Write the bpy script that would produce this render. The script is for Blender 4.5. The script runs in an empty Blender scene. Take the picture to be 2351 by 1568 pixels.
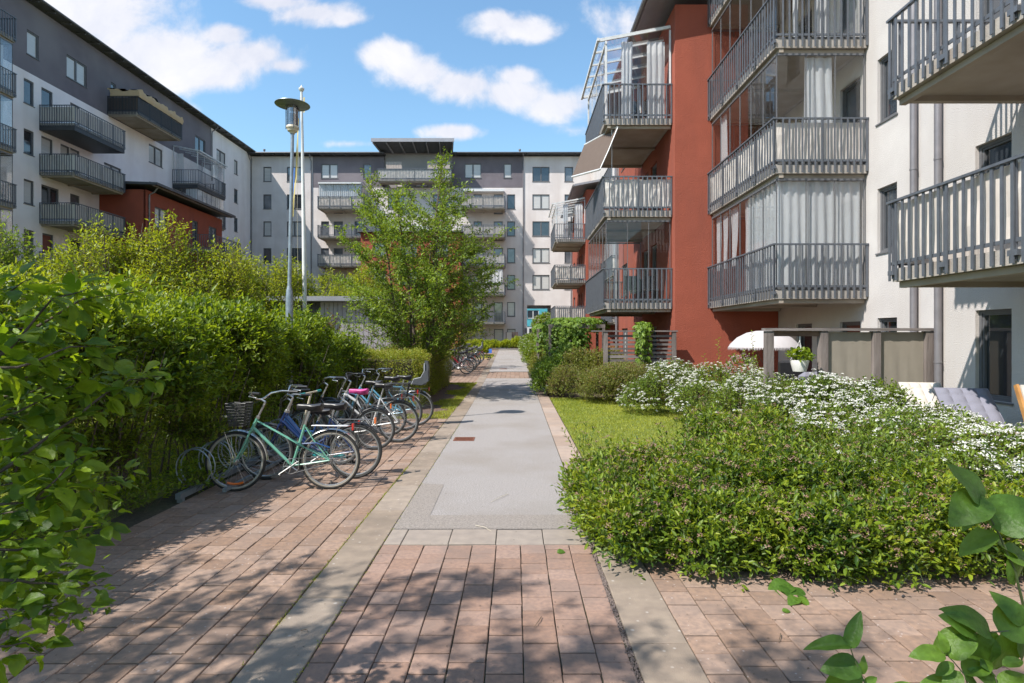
import bpy, math, random
import numpy as np
from mathutils import Vector, Matrix
R = math.radians
rnd = random.Random(11)
rng = np.random.default_rng(11)
S = bpy.context.scene
C = S.collection
# ---------------------------------------------------------------- camera, sky, sun, exposure
cd = bpy.data.cameras.new('camera'); cam = bpy.data.objects.new('camera', cd); C.objects.link(cam)
S.camera = cam
cam.location = (0, 0, 1.8); cam.rotation_euler = (R(90), 0, 0)
cd.sensor_width = 36.0; cd.lens = 36.0*1335/2351
cd.shift_x = -8.5/2351; cd.shift_y = -12/2351
cd.clip_start = 0.05; cd.clip_end = 2000
SUN_DIR = Vector((3.95, 2.7, -5.9)).normalized()
EXPOSURE = 1.17
SKY = 0.09; SUN = 3.55
sun_el = math.asin(-SUN_DIR.z); sun_az = math.atan2(-SUN_DIR.x, -SUN_DIR.y)
W = bpy.data.worlds.new("World"); S.world = W; W.use_nodes = True
def build_world():
    nt = W.node_tree; N = nt.nodes; L = nt.links; N.clear()
    out = N.new('ShaderNodeOutputWorld'); bg = N.new('ShaderNodeBackground')
    bg.inputs['Strength'].default_value = SKY
    sky = N.new('ShaderNodeTexSky'); sky.sky_type = 'NISHITA'; sky.sun_disc = False
    sky.sun_elevation = sun_el; sky.sun_rotation = sun_az % (2*math.pi)
    sky.air_density = 1.35; sky.dust_density = 0.25; sky.ozone_density = 1.6; sky.altitude = 30
    tc = N.new('ShaderNodeTexCoord')
    sep = N.new('ShaderNodeSeparateXYZ'); L.new(tc.outputs['Generated'], sep.inputs[0])
    def m(op, a, b=None, c=None, clamp=False):
        n = N.new('ShaderNodeMath'); n.operation = op; n.use_clamp = clamp
        for i, v in enumerate((a, b, c)):
            if v is None: continue
            if isinstance(v, (int, float)): n.inputs[i].default_value = v
            else: L.new(v, n.inputs[i])
        return n.outputs[0]
    ay = m('MAXIMUM', m('ABSOLUTE', sep.outputs[1]), 0.12)
    u = m('DIVIDE', sep.outputs[0], ay); v = m('DIVIDE', sep.outputs[2], ay)
    cmb = N.new('ShaderNodeCombineXYZ'); L.new(u, cmb.inputs[0]); L.new(v, cmb.inputs[1])
    nz = N.new('ShaderNodeTexNoise'); nz.inputs['Scale'].default_value = 7.5; nz.inputs['Detail'].default_value = 9
    nz.inputs['Roughness'].default_value = 0.60; nz.inputs['Distortion'].default_value = 0.25; L.new(cmb.outputs[0], nz.inputs['Vector'])
    blobs = [(200,40,250,105),(330,120,190,75),(470,165,170,52),(570,130,130,50),(520,80,70,34),(650,150,60,26),(20,-60,300,120),
             (640,5,110,26),(720,30,110,32),(790,42,50,20),(1190,60,105,36),(1150,45,60,30),(1240,75,60,28),
             (890,125,75,38),(960,165,85,42),(1060,195,110,42),(1180,215,110,42),(1290,240,110,45),(1190,175,60,26),
             (1040,303,72,20),(800,330,80,12),(430,255,62,20),(1420,60,120,60),(1330,300,60,22),(1700,-150,300,120),(-500,-100,300,150),
             (900,-330,420,120),(2300,-250,330,110)]
    dens = None
    for (px, py, rx, ry) in blobs:
        s = N.new('ShaderNodeVectorMath'); s.operation = 'SUBTRACT'; L.new(cmb.outputs[0], s.inputs[0])
        s.inputs[1].default_value = ((px-1184)/1335, (772-py)/1335, 0)
        q = N.new('ShaderNodeVectorMath'); q.operation = 'MULTIPLY'; L.new(s.outputs[0], q.inputs[0])
        q.inputs[1].default_value = (1335/rx, 1335/ry, 0)
        ln = N.new('ShaderNodeVectorMath'); ln.operation = 'LENGTH'; L.new(q.outputs[0], ln.inputs[0])
        amp = 0.55 if (px, py) in ((800,330),(1420,60),(430,255),(1330,300)) else 1.0
        d = m('SUBTRACT', amp, m('MULTIPLY', ln.outputs['Value'], amp*0.72))
        dens = d if dens is None else m('SMOOTH_MAX', dens, d, 0.25)
    dens = m('MAXIMUM', dens, -0.6)
    n2 = N.new('ShaderNodeTexNoise'); n2.inputs['Scale'].default_value = 2.6; n2.inputs['Detail'].default_value = 4
    L.new(cmb.outputs[0], n2.inputs['Vector'])
    tot = m('ADD', dens, m('MULTIPLY', m('SUBTRACT', nz.outputs['Fac'], 0.55), 1.9))
    mr = N.new('ShaderNodeMapRange'); mr.interpolation_type = 'SMOOTHSTEP'; mr.clamp = True
    L.new(tot, mr.inputs['Value']); mr.inputs['From Min'].default_value = 0.06; mr.inputs['From Max'].default_value = 0.62
    # cloud colour: white tops, lavender grey where dense
    cr = N.new('ShaderNodeValToRGB'); L.new(m('ADD', m('MULTIPLY', nz.outputs['Fac'], 0.6), m('MULTIPLY', n2.outputs['Fac'], 0.4)), cr.inputs[0])
    cr.color_ramp.elements[0].position = 0.40; cr.color_ramp.elements[0].color = (4.0, 4.1, 4.65, 1)
    cr.color_ramp.elements[1].position = 0.62; cr.color_ramp.elements[1].color = (5.3, 5.2, 5.3, 1)
    mul = N.new('ShaderNodeMix'); mul.data_type = 'RGBA'; mul.blend_type = 'MULTIPLY'; mul.inputs[0].default_value = 1
    L.new(sky.outputs[0], mul.inputs[6]); mul.inputs[7].default_value = (0.84, 1.02, 1.08, 1)
    mx = N.new('ShaderNodeMix'); mx.data_type = 'RGBA'
    L.new(m('MULTIPLY', mr.outputs[0], 0.93), mx.inputs[0]); L.new(mul.outputs[2], mx.inputs[6]); L.new(cr.outputs[0], mx.inputs[7])
    L.new(mx.outputs[2], bg.inputs['Color']); L.new(bg.outputs[0], out.inputs[0])
build_world()
sl = bpy.data.lights.new('sun', 'SUN'); so = bpy.data.objects.new('sun', sl); C.objects.link(so)
sl.energy = SUN; sl.angle = R(0.55); sl.color = (1.0, 0.955, 0.88)
so.rotation_euler = SUN_DIR.to_track_quat('-Z', 'Y').to_euler(); so.location = (-30, -20, 45)
S.view_settings.view_transform = 'Standard'; S.view_settings.look = 'None'
S.view_settings.gamma = 1; S.view_settings.use_curve_mapping = False
S.view_settings.exposure = EXPOSURE
S.render.engine = 'CYCLES'
S.cycles.max_bounces = 7; S.cycles.transparent_max_bounces = 12; S.cycles.transmission_bounces = 4
S.cycles.diffuse_bounces = 4; S.cycles.glossy_bounces = 3; S.cycles.sample_clamp_indirect = 6

# ---------------------------------------------------------------- materials
MATS = {}
def nodes_of(name):
    m = bpy.data.materials.new(name); m.use_nodes = True
    nt = m.node_tree; b = nt.nodes['Principled BSDF']
    return m, nt, b, nt.nodes['Material Output']
def mat(name, c1, c2=None, scale=4.0, rough=0.75, metal=0.0, bump=0.0, bscale=60.0, var=0.0, spots=None, detail=6,
        c3=None, scale3=0.6, streak=None, coat=0.0, stretch=None, spec=0.5, alpha=1.0):
    """procedural surface: noise between c1 and c2, large stains of c3, bump, per-piece value variation, pale spots"""
    m, nt, b, out = nodes_of(name); N = nt.nodes; L = nt.links
    c2 = c2 or tuple(x*0.82 for x in c1)
    geo = N.new('ShaderNodeNewGeometry')
    vec = geo.outputs['Position']
    if stretch:
        vm = N.new('ShaderNodeVectorMath'); vm.operation = 'MULTIPLY'; L.new(vec, vm.inputs[0]); vm.inputs[1].default_value = stretch
        vec = vm.outputs[0]
    nz = N.new('ShaderNodeTexNoise'); nz.inputs['Scale'].default_value = scale; nz.inputs['Detail'].default_value = detail
    L.new(vec, nz.inputs['Vector'])
    cr = N.new('ShaderNodeValToRGB'); L.new(nz.outputs['Fac'], cr.inputs[0])
    cr.color_ramp.elements[0].position = 0.32; cr.color_ramp.elements[1].position = 0.68
    cr.color_ramp.elements[0].color = (*c2, 1); cr.color_ramp.elements[1].color = (*c1, 1)
    col = cr.outputs[0]
    if c3:
        n3 = N.new('ShaderNodeTexNoise'); n3.inputs['Scale'].default_value = scale3; n3.inputs['Detail'].default_value = 3
        if streak:
            v3 = N.new('ShaderNodeVectorMath'); v3.operation = 'MULTIPLY'; L.new(geo.outputs['Position'], v3.inputs[0]); v3.inputs[1].default_value = streak; L.new(v3.outputs[0], n3.inputs['Vector'])
        else: L.new(geo.outputs['Position'], n3.inputs['Vector'])
        r3 = N.new('ShaderNodeMapRange'); L.new(n3.outputs['Fac'], r3.inputs['Value'])
        r3.inputs['From Min'].default_value = 0.45; r3.inputs['From Max'].default_value = 0.7; r3.inputs['To Max'].default_value = 0.8
        mx = N.new('ShaderNodeMix'); mx.data_type = 'RGBA'; L.new(r3.outputs[0], mx.inputs[0]); L.new(col, mx.inputs[6])
        mx.inputs[7].default_value = (*c3, 1); col = mx.outputs[2]
    if spots:
        sc, thr, scol = spots
        vo = N.new('ShaderNodeTexVoronoi'); vo.inputs['Scale'].default_value = sc; L.new(geo.outputs['Position'], vo.inputs['Vector'])
        sepc = N.new('ShaderNodeSeparateColor'); L.new(vo.outputs['Color'], sepc.inputs[0])
        mm = N.new('ShaderNodeMath'); mm.operation = 'MULTIPLY'; L.new(sepc.outputs[0], mm.inputs[0]); mm.inputs[1].default_value = thr
        lt = N.new('ShaderNodeMath'); lt.operation = 'SUBTRACT'; L.new(mm.outputs[0], lt.inputs[0]); L.new(vo.outputs['Distance'], lt.inputs[1])
        rr = N.new('ShaderNodeMapRange'); L.new(lt.outputs[0], rr.inputs['Value']); rr.inputs['From Min'].default_value = 0; rr.inputs['From Max'].default_value = 0.12; rr.inputs['To Max'].default_value = 0.75
        mx = N.new('ShaderNodeMix'); mx.data_type = 'RGBA'; L.new(rr.outputs[0], mx.inputs[0]); L.new(col, mx.inputs[6]); mx.inputs[7].default_value = (*scol, 1); col = mx.outputs[2]
    if var:
        oi = N.new('ShaderNodeObjectInfo')
        ad = N.new('ShaderNodeMath'); ad.operation = 'ADD'; L.new(oi.outputs['Random'], ad.inputs[0]); L.new(geo.outputs['Random Per Island'], ad.inputs[1])
        fr = N.new('ShaderNodeMath'); fr.operation = 'FRACT'; L.new(ad.outputs[0], fr.inputs[0])
        mr = N.new('ShaderNodeMapRange'); L.new(fr.outputs[0], mr.inputs['Value']); mr.inputs['To Min'].default_value = 1-var; mr.inputs['To Max'].default_value = 1+var
        hs = N.new('ShaderNodeHueSaturation'); L.new(col, hs.inputs['Color']); L.new(mr.outputs[0], hs.inputs['Value'])
        m2 = N.new('ShaderNodeMapRange'); L.new(fr.outputs[0], m2.inputs['Value']); m2.inputs['To Min'].default_value = 1.10; m2.inputs['To Max'].default_value = 0.92
        L.new(m2.outputs[0], hs.inputs['Saturation']); col = hs.outputs[0]
    L.new(col, b.inputs['Base Color'])
    b.inputs['Roughness'].default_value = rough; b.inputs['Metallic'].default_value = metal
    b.inputs['Specular IOR Level'].default_value = spec
    if coat: b.inputs['Coat Weight'].default_value = coat; b.inputs['Coat Roughness'].default_value = 0.05
    if bump:
        nb = N.new('ShaderNodeTexNoise'); nb.inputs['Scale'].default_value = bscale; nb.inputs['Detail'].default_value = 4
        L.new(vec, nb.inputs['Vector'])
        bp = N.new('ShaderNodeBump'); bp.inputs['Strength'].default_value = bump; bp.inputs['Distance'].default_value = 0.02
        L.new(nb.outputs['Fac'], bp.inputs['Height']); L.new(bp.outputs[0], b.inputs['Normal'])
    MATS[name] = m; return m
def leafmat(name, c1, c2, trans=0.4, tcol=None, rough=0.45, clump=1.3, c3=None, fine=False):
    m, nt, b, out = nodes_of(name); N = nt.nodes; L = nt.links
    geo = N.new('ShaderNodeNewGeometry'); oi = N.new('ShaderNodeObjectInfo')
    ad = N.new('ShaderNodeMath'); ad.operation = 'ADD'; L.new(oi.outputs['Random'], ad.inputs[0]); L.new(geo.outputs['Random Per Island'], ad.inputs[1])
    fr = N.new('ShaderNodeMath'); fr.operation = 'FRACT'; L.new(ad.outputs[0], fr.inputs[0])
    nz = N.new('ShaderNodeTexNoise'); nz.inputs['Scale'].default_value = clump; L.new(geo.outputs['Position'], nz.inputs['Vector'])
    mm = N.new('ShaderNodeMath'); mm.operation = 'MULTIPLY_ADD'; L.new(nz.outputs['Fac'], mm.inputs[0]); mm.inputs[1].default_value = 1.6; mm.inputs[2].default_value = -0.8
    a2 = N.new('ShaderNodeMath'); a2.operation = 'ADD'; a2.use_clamp = True; L.new(fr.outputs[0], a2.inputs[0]); L.new(mm.outputs[0], a2.inputs[1])
    cr = N.new('ShaderNodeValToRGB'); L.new(a2.outputs[0], cr.inputs[0])
    cr.color_ramp.elements[0].position = 0.0; cr.color_ramp.elements[1].position = 0.95
    cr.color_ramp.elements[0].color = (*c1, 1); cr.color_ramp.elements[1].color = (*c2, 1)
    if c3:
        e = cr.color_ramp.elements.new(1.0); e.color = (*c3, 1); cr.color_ramp.elements[1].position = 0.8
    if fine or name in ('apple_leaf', 'snowberry_leaf'):
        nf = N.new('ShaderNodeTexNoise'); nf.inputs['Scale'].default_value = 55; nf.inputs['Detail'].default_value = 5; L.new(geo.outputs['Position'], nf.inputs['Vector'])
        bp = N.new('ShaderNodeBump'); bp.inputs['Strength'].default_value = 0.5; bp.inputs['Distance'].default_value = 0.01; L.new(nf.outputs['Fac'], bp.inputs['Height']); L.new(bp.outputs[0], b.inputs['Normal'])
        mf = N.new('ShaderNodeMapRange'); L.new(nf.outputs['Fac'], mf.inputs['Value']); mf.inputs['From Min'].default_value = 0.3; mf.inputs['From Max'].default_value = 0.7; mf.inputs['To Min'].default_value = 0.72; mf.inputs['To Max'].default_value = 1.15
        hv = N.new('ShaderNodeHueSaturation'); L.new(cr.outputs[0], hv.inputs['Color']); L.new(mf.outputs[0], hv.inputs['Value']); L.new(hv.outputs[0], b.inputs['Base Color'])
    else: L.new(cr.outputs[0], b.inputs['Base Color'])
    b.inputs['Roughness'].default_value = rough
    b.inputs['Specular IOR Level'].default_value = 0.35
    tr = N.new('ShaderNodeBsdfTranslucent')
    g = N.new('ShaderNodeMix'); g.data_type = 'RGBA'; g.blend_type = 'MULTIPLY'; g.inputs[0].default_value = 1
    L.new(cr.outputs[0], g.inputs[6]); g.inputs[7].default_value = (*(tcol or (1.9, 1.7, 0.75)), 1); L.new(g.outputs[2], tr.inputs[0])
    mx = N.new('ShaderNodeMixShader'); mx.inputs[0].default_value = trans
    L.new(b.outputs[0], mx.inputs[1]); L.new(tr.outputs[0], mx.inputs[2]); L.new(mx.outputs[0], out.inputs[0])
    MATS[name] = m; return m
def glassmat(name, tint=(0.9, 0.95, 0.95), refl=0.12, top=0.9):
    m, nt, b, out = nodes_of(name); N = nt.nodes; L = nt.links; N.remove(b)
    tr = N.new('ShaderNodeBsdfTransparent'); tr.inputs[0].default_value = (*tint, 1)
    gl = N.new('ShaderNodeBsdfGlossy'); gl.inputs['Roughness'].default_value = 0.02
    lw = N.new('ShaderNodeLayerWeight'); lw.inputs[0].default_value = 0.35
    mr = N.new('ShaderNodeMapRange'); L.new(lw.outputs['Fresnel'], mr.inputs['Value']); mr.inputs['To Min'].default_value = refl*0.6; mr.inputs['To Max'].default_value = top
    mx = N.new('ShaderNodeMixShader'); L.new(mr.outputs[0], mx.inputs[0]); L.new(tr.outputs[0], mx.inputs[1]); L.new(gl.outputs[0], mx.inputs[2])
    L.new(mx.outputs[0], out.inputs[0]); MATS[name] = m; return m
def clothmat(name, c, trans=0.35):
    m, nt, b, out = nodes_of(name); N = nt.nodes; L = nt.links
    geo = N.new('ShaderNodeNewGeometry'); nz = N.new('ShaderNodeTexNoise'); nz.inputs['Scale'].default_value = 6
    L.new(geo.outputs['Position'], nz.inputs['Vector'])
    cr = N.new('ShaderNodeValToRGB'); L.new(nz.outputs['Fac'], cr.inputs[0]); cr.color_ramp.elements[0].color = (*[x*0.86 for x in c], 1); cr.color_ramp.elements[1].color = (*c, 1)
    L.new(cr.outputs[0], b.inputs['Base Color']); b.inputs['Roughness'].default_value = 0.85; b.inputs['Specular IOR Level'].default_value = 0.15
    tr = N.new('ShaderNodeBsdfTranslucent'); L.new(cr.outputs[0], tr.inputs[0])
    mx = N.new('ShaderNodeMixShader'); mx.inputs[0].default_value = trans
    L.new(b.outputs[0], mx.inputs[1]); L.new(tr.outputs[0], mx.inputs[2]); L.new(mx.outputs[0], out.inputs[0]); MATS[name] = m; return m
M = MATS
mat('left_render', (0.80,0.74,0.72), (0.74,0.68,0.67), 1.2, 0.9, bump=0.3, bscale=45, c3=(0.68,0.61,0.58), scale3=0.9, streak=(1,1,0.12))
mat('white_render', (0.53,0.495,0.475), (0.475,0.44,0.425), 1.4, 0.9, bump=0.55, bscale=48, c3=(0.44,0.40,0.375), scale3=1.1, streak=(1,1,0.16))
mat('far_render', (0.62,0.57,0.555), (0.54,0.49,0.475), 0.8, 0.9, c3=(0.49,0.43,0.41), scale3=0.8, streak=(1,1,0.13))
mat('dark_render', (0.15,0.13,0.145), (0.12,0.104,0.118), 1.2, 0.9, c3=(0.19,0.17,0.18), scale3=0.22)
mat('grey_render', (0.30,0.28,0.28), (0.25,0.235,0.24), 0.8, 0.9)
mat('red_render', (0.285,0.066,0.036), (0.245,0.056,0.03), 2.0, 0.9, bump=0.6, bscale=38, c3=(0.22,0.054,0.032), scale3=1.3, streak=(1,1,0.2))
mat('steel', (0.125,0.135,0.155), (0.10,0.108,0.125), 8, 0.45, metal=0.3)
mat('steel_dark', (0.055,0.058,0.065), None, 8, 0.5, metal=0.3)
mat('galvanised', (0.30,0.33,0.36), (0.21,0.24,0.27), 14, 0.4, metal=0.5)
mat('frame_grey', (0.12,0.12,0.128), None, 8, 0.45)
mat('white_frame', (0.62,0.62,0.62), None, 8, 0.4)
mat('pipe', (0.20,0.185,0.195), (0.16,0.15,0.16), 5, 0.45, metal=0.2)
mat('roof_metal', (0.10,0.10,0.11), (0.075,0.075,0.085), 3, 0.5, metal=0.3)
mat('roof_light', (0.30,0.29,0.31), (0.26,0.25,0.27), 3, 0.45, metal=0.3)
mat('slab_concrete', (0.38,0.345,0.31), (0.29,0.26,0.235), 5, 0.85, bump=0.3, bscale=50, c3=(0.24,0.20,0.17), scale3=1.2)
mat('soffit', (0.36,0.31,0.26), (0.30,0.25,0.20), 2, 0.85, c3=(0.24,0.20,0.16), scale3=0.9)
mat('pane_dark', (0.035,0.042,0.05), (0.015,0.018,0.022), 0.9, 0.04, spec=1.0, coat=0.6)
mat('pane_mid', (0.16,0.17,0.185), (0.05,0.055,0.065), 0.8, 0.06, spec=1.0, coat=0.6)
mat('pane_blind', (0.52,0.50,0.48), (0.40,0.39,0.38), 1.2, 0.25, coat=0.5, stretch=(0.3,0.3,30))
mat('pane_turquoise', (0.10,0.42,0.50), (0.08,0.36,0.44), 1, 0.35)
mat('red_door', (0.16,0.045,0.03), None, 3, 0.4)
glassmat('glass', (0.985,0.99,0.99), 0.03, 0.30)
glassmat('lamp_glass', (0.82,0.80,0.80), 0.25)
clothmat('curtain_white', (0.80,0.80,0.82), 0.45)
clothmat('cloth_beige', (0.72,0.655,0.60), 0.25)
clothmat('cloth_white', (0.78,0.74,0.70), 0.3)
clothmat('cloth_tan', (0.62,0.44,0.26), 0.2)
clothmat('cloth_brown', (0.165,0.125,0.105), 0.2)
clothmat('cloth_screen', (0.30,0.262,0.215), 0.1)
clothmat('reed', (0.42,0.36,0.33), 0.1)
clothmat('parasol_white', (0.55,0.51,0.51), 0.2)
clothmat('cushion_white', (0.52,0.475,0.42), 0.0)
clothmat('cushion_grey', (0.20,0.195,0.235), 0.0)
mat('paver', (0.305,0.20,0.142), (0.205,0.14,0.106), 22, 0.9, bump=0.35, bscale=190, var=0.13, spots=(26, 0.24, (0.44,0.37,0.34)), c3=(0.20,0.142,0.112), scale3=2.4)
mat('paver_centre', (0.30,0.19,0.14), (0.215,0.14,0.11), 30, 0.9, bump=0.35, bscale=190, var=0.09, spots=(60, 0.12, (0.15,0.10,0.09)), c3=(0.195,0.138,0.113), scale3=2.8)
mat('kerb_slab', (0.275,0.218,0.168), (0.21,0.165,0.13), 9, 0.9, bump=0.3, bscale=150, var=0.10, spots=(14, 0.22, (0.42,0.38,0.34)), c3=(0.175,0.14,0.11), scale3=2.0)
mat('pale_slab', (0.285,0.238,0.20), (0.23,0.192,0.165), 9, 0.9, bump=0.25, bscale=150, var=0.06)
mat('pink_slab', (0.34,0.25,0.195), (0.27,0.205,0.165), 5, 0.9, bump=0.25, bscale=150, var=0.14, c3=(0.25,0.20,0.17), scale3=1.4)
mat('asphalt', (0.36,0.33,0.315), (0.185,0.165,0.155), 70, 0.92, bump=0.5, bscale=160, detail=3, c3=(0.225,0.195,0.172), scale3=0.8, spots=(70, 0.34, (0.46,0.435,0.42)))
mat('asphalt_patch', (0.31,0.27,0.24), (0.18,0.155,0.138), 70, 0.92, bump=0.6, bscale=150, detail=3)
mat('joint_sand', (0.065,0.052,0.035), (0.03,0.026,0.016), 30, 1.0, bump=0.5, c3=(0.035,0.05,0.012), scale3=3)
mat('soil', (0.10,0.068,0.045), (0.055,0.038,0.026), 16, 1.0, bump=1.0, bscale=45)
mat('mulch', (0.17,0.11,0.085), (0.08,0.05,0.04), 60, 1.0, bump=1.0, bscale=90)
mat('turf', (0.17,0.20,0.03), (0.10,0.13,0.02), 6, 1.0, bump=1.0, bscale=80)
mat('gravel', (0.32,0.25,0.22), (0.13,0.10,0.09), 90, 1.0, bump=1.0, bscale=120)
mat('grey_wood', (0.21,0.175,0.16), (0.10,0.08,0.072), 7, 0.85, bump=0.6, bscale=20, stretch=(1,1,0.15), var=0.18)
mat('grey_board', (0.19,0.16,0.15), (0.10,0.085,0.08), 7, 0.85, bump=0.5, bscale=20, stretch=(0.15,1,2), var=0.22)
mat('teak', (0.46,0.23,0.075), (0.33,0.15,0.05), 8, 0.5)
mat('brown_wood', (0.17,0.10,0.065), (0.09,0.05,0.035), 8, 0.7)
mat('shed_board', (0.33,0.30,0.33), (0.28,0.255,0.28), 4, 0.7)
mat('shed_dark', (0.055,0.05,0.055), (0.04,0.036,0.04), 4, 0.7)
mat('bark', (0.115,0.085,0.065), (0.06,0.045,0.035), 14, 0.9, bump=0.8, bscale=40)
mat('twig', (0.14,0.095,0.06), (0.08,0.055,0.035), 20, 0.8)
mat('green_stem', (0.10,0.14,0.04), (0.07,0.09,0.03), 20, 0.6)
mat('flagpole_white', (0.74,0.72,0.70), None, 3, 0.35)
mat('brass', (0.45,0.28,0.10), None, 3, 0.35, metal=0.8)
mat('flag_yellow', (0.50,0.40,0.14), None, 3, 0.8); mat('flag_blue', (0.06,0.16,0.42), None, 3, 0.8)
mat('rubber', (0.028,0.027,0.026), (0.018,0.018,0.018), 30, 0.75, bump=0.3, bscale=120)
mat('rubber_dusty', (0.035,0.032,0.029), (0.02,0.019,0.018), 30, 0.85, bump=0.3, bscale=120)
mat('whitewall', (0.36,0.31,0.25), (0.25,0.22,0.18), 20, 0.7)
mat('chrome', (0.62,0.61,0.58), (0.42,0.40,0.37), 10, 0.22, metal=0.95)
mat('spoke_steel', (0.55,0.54,0.52), None, 10, 0.3, metal=0.8)
mat('alu', (0.50,0.50,0.50), (0.38,0.38,0.38), 10, 0.35, metal=0.8)
mat('black_plastic', (0.022,0.022,0.024), None, 10, 0.42)
mat('saddle_black', (0.03,0.028,0.03), None, 10, 0.38)
mat('pink', (0.62,0.07,0.28), (0.35,0.04,0.16), 40, 0.5)
mat('teal', (0.02,0.26,0.26), None, 8, 0.5)
mat('cream', (0.55,0.48,0.36), (0.45,0.39,0.30), 8, 0.5)
mat('orange', (0.75,0.16,0.02), None, 8, 0.3); mat('red', (0.55,0.03,0.02), None, 8, 0.3)
mat('mint', (0.15,0.38,0.28), (0.12,0.32,0.23), 12, 0.32, coat=0.3)
mat('navy', (0.010,0.026,0.10), None, 12, 0.32, coat=0.3)
mat('blue', (0.010,0.05,0.16), None, 12, 0.32, coat=0.3)
mat('sky_blue', (0.12,0.33,0.46), None, 12, 0.32, coat=0.3)
mat('bike_black', (0.018,0.017,0.018), None, 12, 0.3, coat=0.3)
mat('bike_white', (0.62,0.61,0.60), None, 12, 0.3, coat=0.3)
mat('bike_silver', (0.42,0.42,0.43), None, 12, 0.3, metal=0.5)
mat('bike_red', (0.32,0.02,0.03), None, 12, 0.3, coat=0.3)
mat('bike_grey', (0.12,0.12,0.13), None, 12, 0.3, coat=0.3)
mat('seat_grey', (0.065,0.068,0.075), None, 8, 0.55)
mat('seat_trim', (0.42,0.43,0.44), None, 8, 0.5)
mat('rust', (0.20,0.07,0.04), (0.10,0.035,0.02), 40, 0.9, bump=0.6, bscale=90)
mat('letter_white', (0.70,0.70,0.70), None, 5, 0.5); mat('letter_grey', (0.14,0.14,0.15), None, 5, 0.5)
mat('pot_white', (0.62,0.60,0.56), (0.5,0.48,0.45), 6, 0.5)
mat('blue_tarp', (0.05,0.18,0.62), None, 8, 0.4)
leafmat('hedge_leaf', (0.06,0.11,0.010), (0.21,0.285,0.018), 0.42, clump=1.0)
leafmat('shrub_leaf', (0.12,0.17,0.012), (0.31,0.36,0.026), 0.42, clump=0.9)
leafmat('tree_leaf', (0.085,0.145,0.018), (0.20,0.285,0.034), 0.40, clump=0.8)
leafmat('clipped_leaf', (0.13,0.175,0.015), (0.30,0.33,0.035), 0.3, clump=2.0, c3=(0.30,0.22,0.10))
leafmat('spirea_leaf', (0.035,0.08,0.010), (0.19,0.265,0.018), 0.38, clump=2.2, c3=(0.26,0.30,0.03))
leafmat('spirea_dull', (0.11,0.14,0.026), (0.21,0.24,0.045), 0.38, clump=1.6, c3=(0.22,0.15,0.07))
leafmat('white_spirea_leaf', (0.07,0.13,0.02), (0.19,0.26,0.03), 0.38, clump=1.8)
leafmat('vine_leaf', (0.075,0.15,0.018), (0.19,0.28,0.03), 0.35, clump=1.5)
leafmat('apple_leaf', (0.07,0.14,0.013), (0.20,0.29,0.016), 0.48, clump=2.5)
leafmat('snowberry_leaf', (0.06,0.135,0.02), (0.12,0.215,0.025), 0.38, clump=2.5)
leafmat('purple_leaf', (0.09,0.05,0.03), (0.20,0.11,0.045), 0.3)
leafmat('grass_blade', (0.16,0.21,0.016), (0.36,0.37,0.05), 0.35, clump=1.0)
leafmat('dry_leaf', (0.20,0.22,0.09), (0.30,0.33,0.16), 0.25)
leafmat('white_petal', (0.58,0.56,0.50), (0.70,0.69,0.64), 0.25, tcol=(1,1,1))
leafmat('brown_petal', (0.17,0.095,0.065), (0.30,0.18,0.13), 0.2, tcol=(1,1,1))
leafmat('lilac_petal', (0.45,0.33,0.38), (0.62,0.50,0.54), 0.3, tcol=(1,1,1))
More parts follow.
